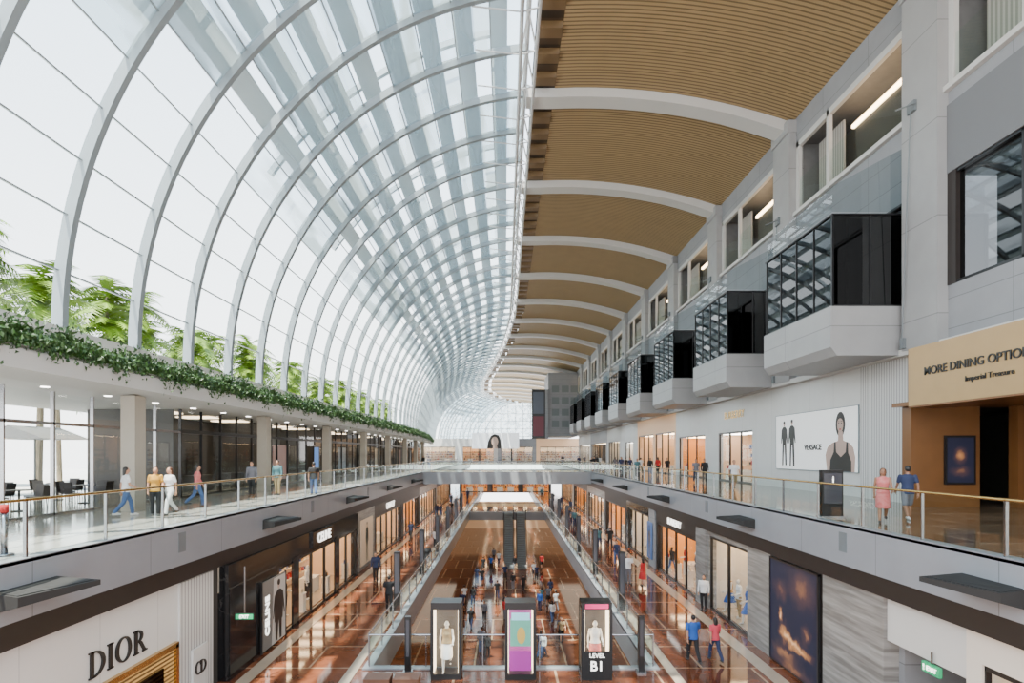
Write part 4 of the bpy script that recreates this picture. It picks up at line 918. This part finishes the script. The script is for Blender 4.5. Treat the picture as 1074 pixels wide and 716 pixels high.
POSES={
 'mwalk':figure(WALK,((R(-18),R(-5)),(R(20),R(35))),hi=True),
 'mwalk2':figure(WALK2,((R(22),R(40)),(R(-18),R(-4))),hi=True,bottom='shorts'),
 'mstand':figure(STAND,((R(3),R(12)),(R(-2),R(8))),sleeve='long'),
 'mphone':figure(STAND,((R(12),R(95)),(R(-2),R(8))),hi=True),
 'fwalk':figure(WALK,((R(-16),R(0)),(R(10),R(60))),True,True,hi=True),
 'fwalk2':figure(WALK2,((R(16),R(30)),(R(-12),R(5))),True,True,sleeve='long'),
 'fdress':figure(WALK2,((R(14),R(70)),(R(-10),R(5))),True,True,'skirt','none',hi=True),
 'fstand':figure(STAND,((R(5),R(80)),(R(0),R(10))),True,True,'trousers','short'),
}
def person(pose,loc,rz,top,bottom,label,h=1.7,hair='hair',skin='skin',shoe='shoe',face=False,name='person',cat='person',group=None):
    P=POSES[pose]; s=h/1.71
    b=bpy.data.objects.new(name,P['body']); COL.objects.link(b); b.location=loc; b.rotation_euler=(0,0,rz); b.scale=(s,s,s)
    b.material_slots[0].link='OBJECT'; b.material_slots[0].material=M[skin]; meta(b,label,cat,group)
    for nm,key,mt in(('shirt','top',CLO[top]),('dress_skirt' if pose=='fdress' else 'trousers','bottom',CLO[bottom]),('hair','hair',M[hair]),('shoes','shoe',M[shoe])):
        if name=='mannequin' and nm in('hair','shoes'): continue
        o=bpy.data.objects.new(nm,P[key]); COL.objects.link(o); o.parent=b; o.material_slots[0].link='OBJECT'; o.material_slots[0].material=mt
    if face:
        for q in(-1,1): MB().ell((q*.028,.108,1.605+P['dz']),(.011,.006,.007),8,6).obj('eye',M['lettK'],b)
        MB().ell((0,.112,1.543+P['dz']),(.02,.006,.005),8,6).obj('mouth',color('lip',(.4,.1,.09)),b)
    return b
def pp(pose,x,y,z,rz,top,bot,label,h=1.7,**k): 
    l=gp(x,y,z); return person(pose,l,R(rz),top,bot,label,h,**k)
clo('floral',(0.55,0.22,0.20)); 
nt_=CLO['floral'].node_tree
for n_ in nt_.nodes:
    if n_.type=='MIX_RGB': n_.inputs[1].default_value=(.50,.01,.02,1); n_.inputs[2].default_value=(.62,.30,.27,1)
    if n_.type=='TEX_NOISE': n_.inputs['Scale'].default_value=9
pp('fwalk',132,541,0,-40,'white','jeans','person in white shirt and blue jeans walking with arm bent',1.62,face=True,shoe='shoew')
pp('fstand',163,541,0,-150,'yellow','black','person in mustard patterned top and black trousers standing',1.58,hair='hairb',face=True)
pp('fwalk',178,540,0,160,'white','white','person in white outfit walking beside a friend',1.6,hair='hairb',face=True)
pp('fwalk2',207,531,0,-60,'floral','jeans','person in red and white top and jeans walking',1.62,face=True)
pp('mstand',291,519,0,170,'teal','khaki','person in grey green shirt and khaki trousers standing',1.7)
pp('mwalk',329,519,0,20,'black','jeans','person in dark shirt and jeans walking away',1.65)
pp('fdress',926,548,0,150,'floral','floral','person in red and white patterned dress walking',1.62,hair='hairb',face=True,skin='skin2')
pp('mwalk2',952,546,0,-20,'navy','grey','person in dark blue shirt and grey shorts walking away',1.68,skin='skin2',shoe='shoew')
pp('mwalk2',770,514,0,170,'white','khaki','person in white shirt and khaki shorts walking',1.7)
pp('mstand',739,506,0,180,'black','black','person dressed in black standing',1.68)
pp('mwalk',730,506,0,170,'grey','navy','person in grey shirt and navy trousers walking',1.7)
i=0
for (x,y,t,bt) in((690,498,'red','black'),(682,498,'black','jeans'),(672,497,'white','black'),(661,496,'navy','navy'),(652,496,'white','jeans'),(700,499,'black','black'),(645,494,'grey','black'),(264,521,'grey','black')):
    i+=1; pp(['mwalk','fwalk2','mstand'][i%3],x,y,0,random.choice([0,180,160]),t,bt,'person in %s top and %s bottoms on the upper walkway'%(t,bt),random.uniform(1.6,1.75))
pp('mwalk',408,641,ZB,10,'black','black','person in black shirt and trousers walking away',1.72)
pp('mstand',394,610,ZB,180,'navy','black','person in dark clothing standing near shop',1.7)
pp('mwalk',448,598,ZB,180,'black','grey','person in black top and grey trousers',1.7)
pp('fwalk2',457,575,ZB,0,'white','black','person in white top and black trousers',1.6)
pp('mwalk',727,694,ZB,5,'blue','black','person in bright blue shirt and black trousers walking away',1.72)
pp('fwalk',750,693,ZB,10,'pink','navy','person in coral shirt and dark trousers walking away',1.6)
pp('mstand',738,640,ZB,150,'white','black','person in white top with dark jacket standing by window',1.68)
pp('fdress',674,615,ZB,20,'red','red','person in red dress walking',1.62)
pp('mphone',659,612,ZB,180,'white','grey','person in white shirt looking at a phone',1.72)
pp('mwalk',640,575,ZB,0,'black','black','person in black walking away',1.7)
pp('fwalk2',705,600,ZB,-60,'black','jeans','person in dark top walking to shop',1.62)
for j,(x,y,ry,t,bt) in enumerate(((487,634,0,'white','black'),(496,634,0,'black','jeans'),(566,640,180,'blue','navy'),(575,634,180,'grey','black'),(588,672,170,'navy','black'),(583,640,0,'white','grey'),(511,690,0,'black','black'),(530,650,180,'red','grey'),(507,600,0,'black','black'),(515,598,180,'blue','black'),(523,592,0,'white','navy'),(540,598,180,'black','grey'),(518,589,0,'grey','black'),(560,606,180,'white','black'),(500,612,0,'navy','jeans'),(549,620,0,'black','black'),(570,690,180,'white','jeans'),(508,652,180,'grey','black'),(568,596,0,'red','black'),(545,668,0,'teal','black'))):
    pp(['mwalk','fwalk2','mstand','mwalk2','fstand'][j%5],x,y,ZC,ry+random.uniform(-25,25),t,bt,'person in %s top and %s bottoms on the lowest floor'%(t,bt),random.uniform(1.58,1.76))
random.seed(21)
cl=['black','white','navy','grey','jeans','black','teal','khaki','navy','black']
for j in range(16):
    y=34+j*1.7+random.uniform(-1,1); x=[-3.4,2.6,-1.2,4.0,.9,-2.6,3.3,-.4][j%8]+random.uniform(-.5,.5); t,bt=random.choice(cl),random.choice(['black','jeans','grey','navy'])
    person(['mwalk','fwalk2','mstand','mwalk2','fstand'][j%5],(x,y,ZC),random.choice([0,PI])+random.uniform(-.4,.4),t,bt,'person in %s top and %s bottoms on the lower concourse'%(t,bt),random.uniform(1.58,1.76))
for j in range(26):
    y=random.uniform(34,98); s=random.choice([-1,1]); x=s*random.uniform(6.0,8.3); t,bt=random.choice(cl),random.choice(['black','jeans','grey','navy'])
    person(['mwalk','fwalk2','mstand','mwalk2','fstand'][j%5],(x,y,ZB),random.choice([0,PI])+random.uniform(-.4,.4),t,bt,'person in %s top and %s bottoms strolling past shops'%(t,bt),random.uniform(1.58,1.76))
for j in range(14):
    y=random.uniform(48,110); s=random.choice([1,1,-1]); x=random.uniform(10.5,15) if s>0 else random.uniform(-13,-10); t,bt=random.choice(cl),random.choice(['black','jeans','grey','navy'])
    person(['mwalk','fwalk2','mstand'][j%3],(x,y,0),random.choice([0,PI])+random.uniform(-.4,.4),t,bt,'person in %s top and %s bottoms on the upper walkway'%(t,bt),random.uniform(1.58,1.76))
for j,(y,t,bt,ps) in enumerate(((23.7,'blue','grey','fstand'),(24.7,'blue','blue','fdress'),(25.7,'white','khaki','fstand'),(26.7,'yellow','blue','fdress'))):
    person(ps,(XB+.75,y,ZB+.03),R(90),t,bt,'white mannequin dressed in %s outfit in shop window'%t,1.75,skin='mann',name='mannequin',cat='mannequin',group='window mannequins')
for y,t in((31,'black'),(33,'grey'),(35,'red')):
    person('fstand',(XB+1.3,y,ZB+.03),R(90),t,'khaki','white mannequin dressed in %s outfit in shop window'%t,1.75,skin='mann',name='mannequin',cat='mannequin',group='window mannequins')
for y,t in((26,'black'),(29,'white')):
    person('fstand',(XD-.7,y,ZB+.03),R(-90),t,'black','white mannequin dressed in %s outfit in shop window'%t,1.75,skin='mann',name='mannequin',cat='mannequin',group='window mannequins')
person('fdress',(-1.95,KY,ZB+.18),R(180),'khaki','white','dress stand wearing a pale gown inside kiosk',1.7,skin='mann',name='mannequin',cat='mannequin')
person('fdress',(3.0,KY+.05,ZB+.18),R(180),'white','floral','dress stand wearing red and white outfit inside kiosk',1.7,skin='mann',name='mannequin',cat='mannequin')
for k in range(3):
    y=18+k*24
    area((-8.0,y,-1.9),(0,R(15),0),1.0,16,80); area((8.4,y,-1.9),(0,R(-15),0),1.0,16,80)
area((18.5,16,3.6),(0,0,0),2,3,90); area((-17,55,3.9),(0,0,0),2,50,260)
for k in range(2): area((-8,35+k*30,ZB-1.1),(0,0,0),3,24,260); area((8.5,35+k*30,ZB-1.1),(0,0,0),3,24,260)
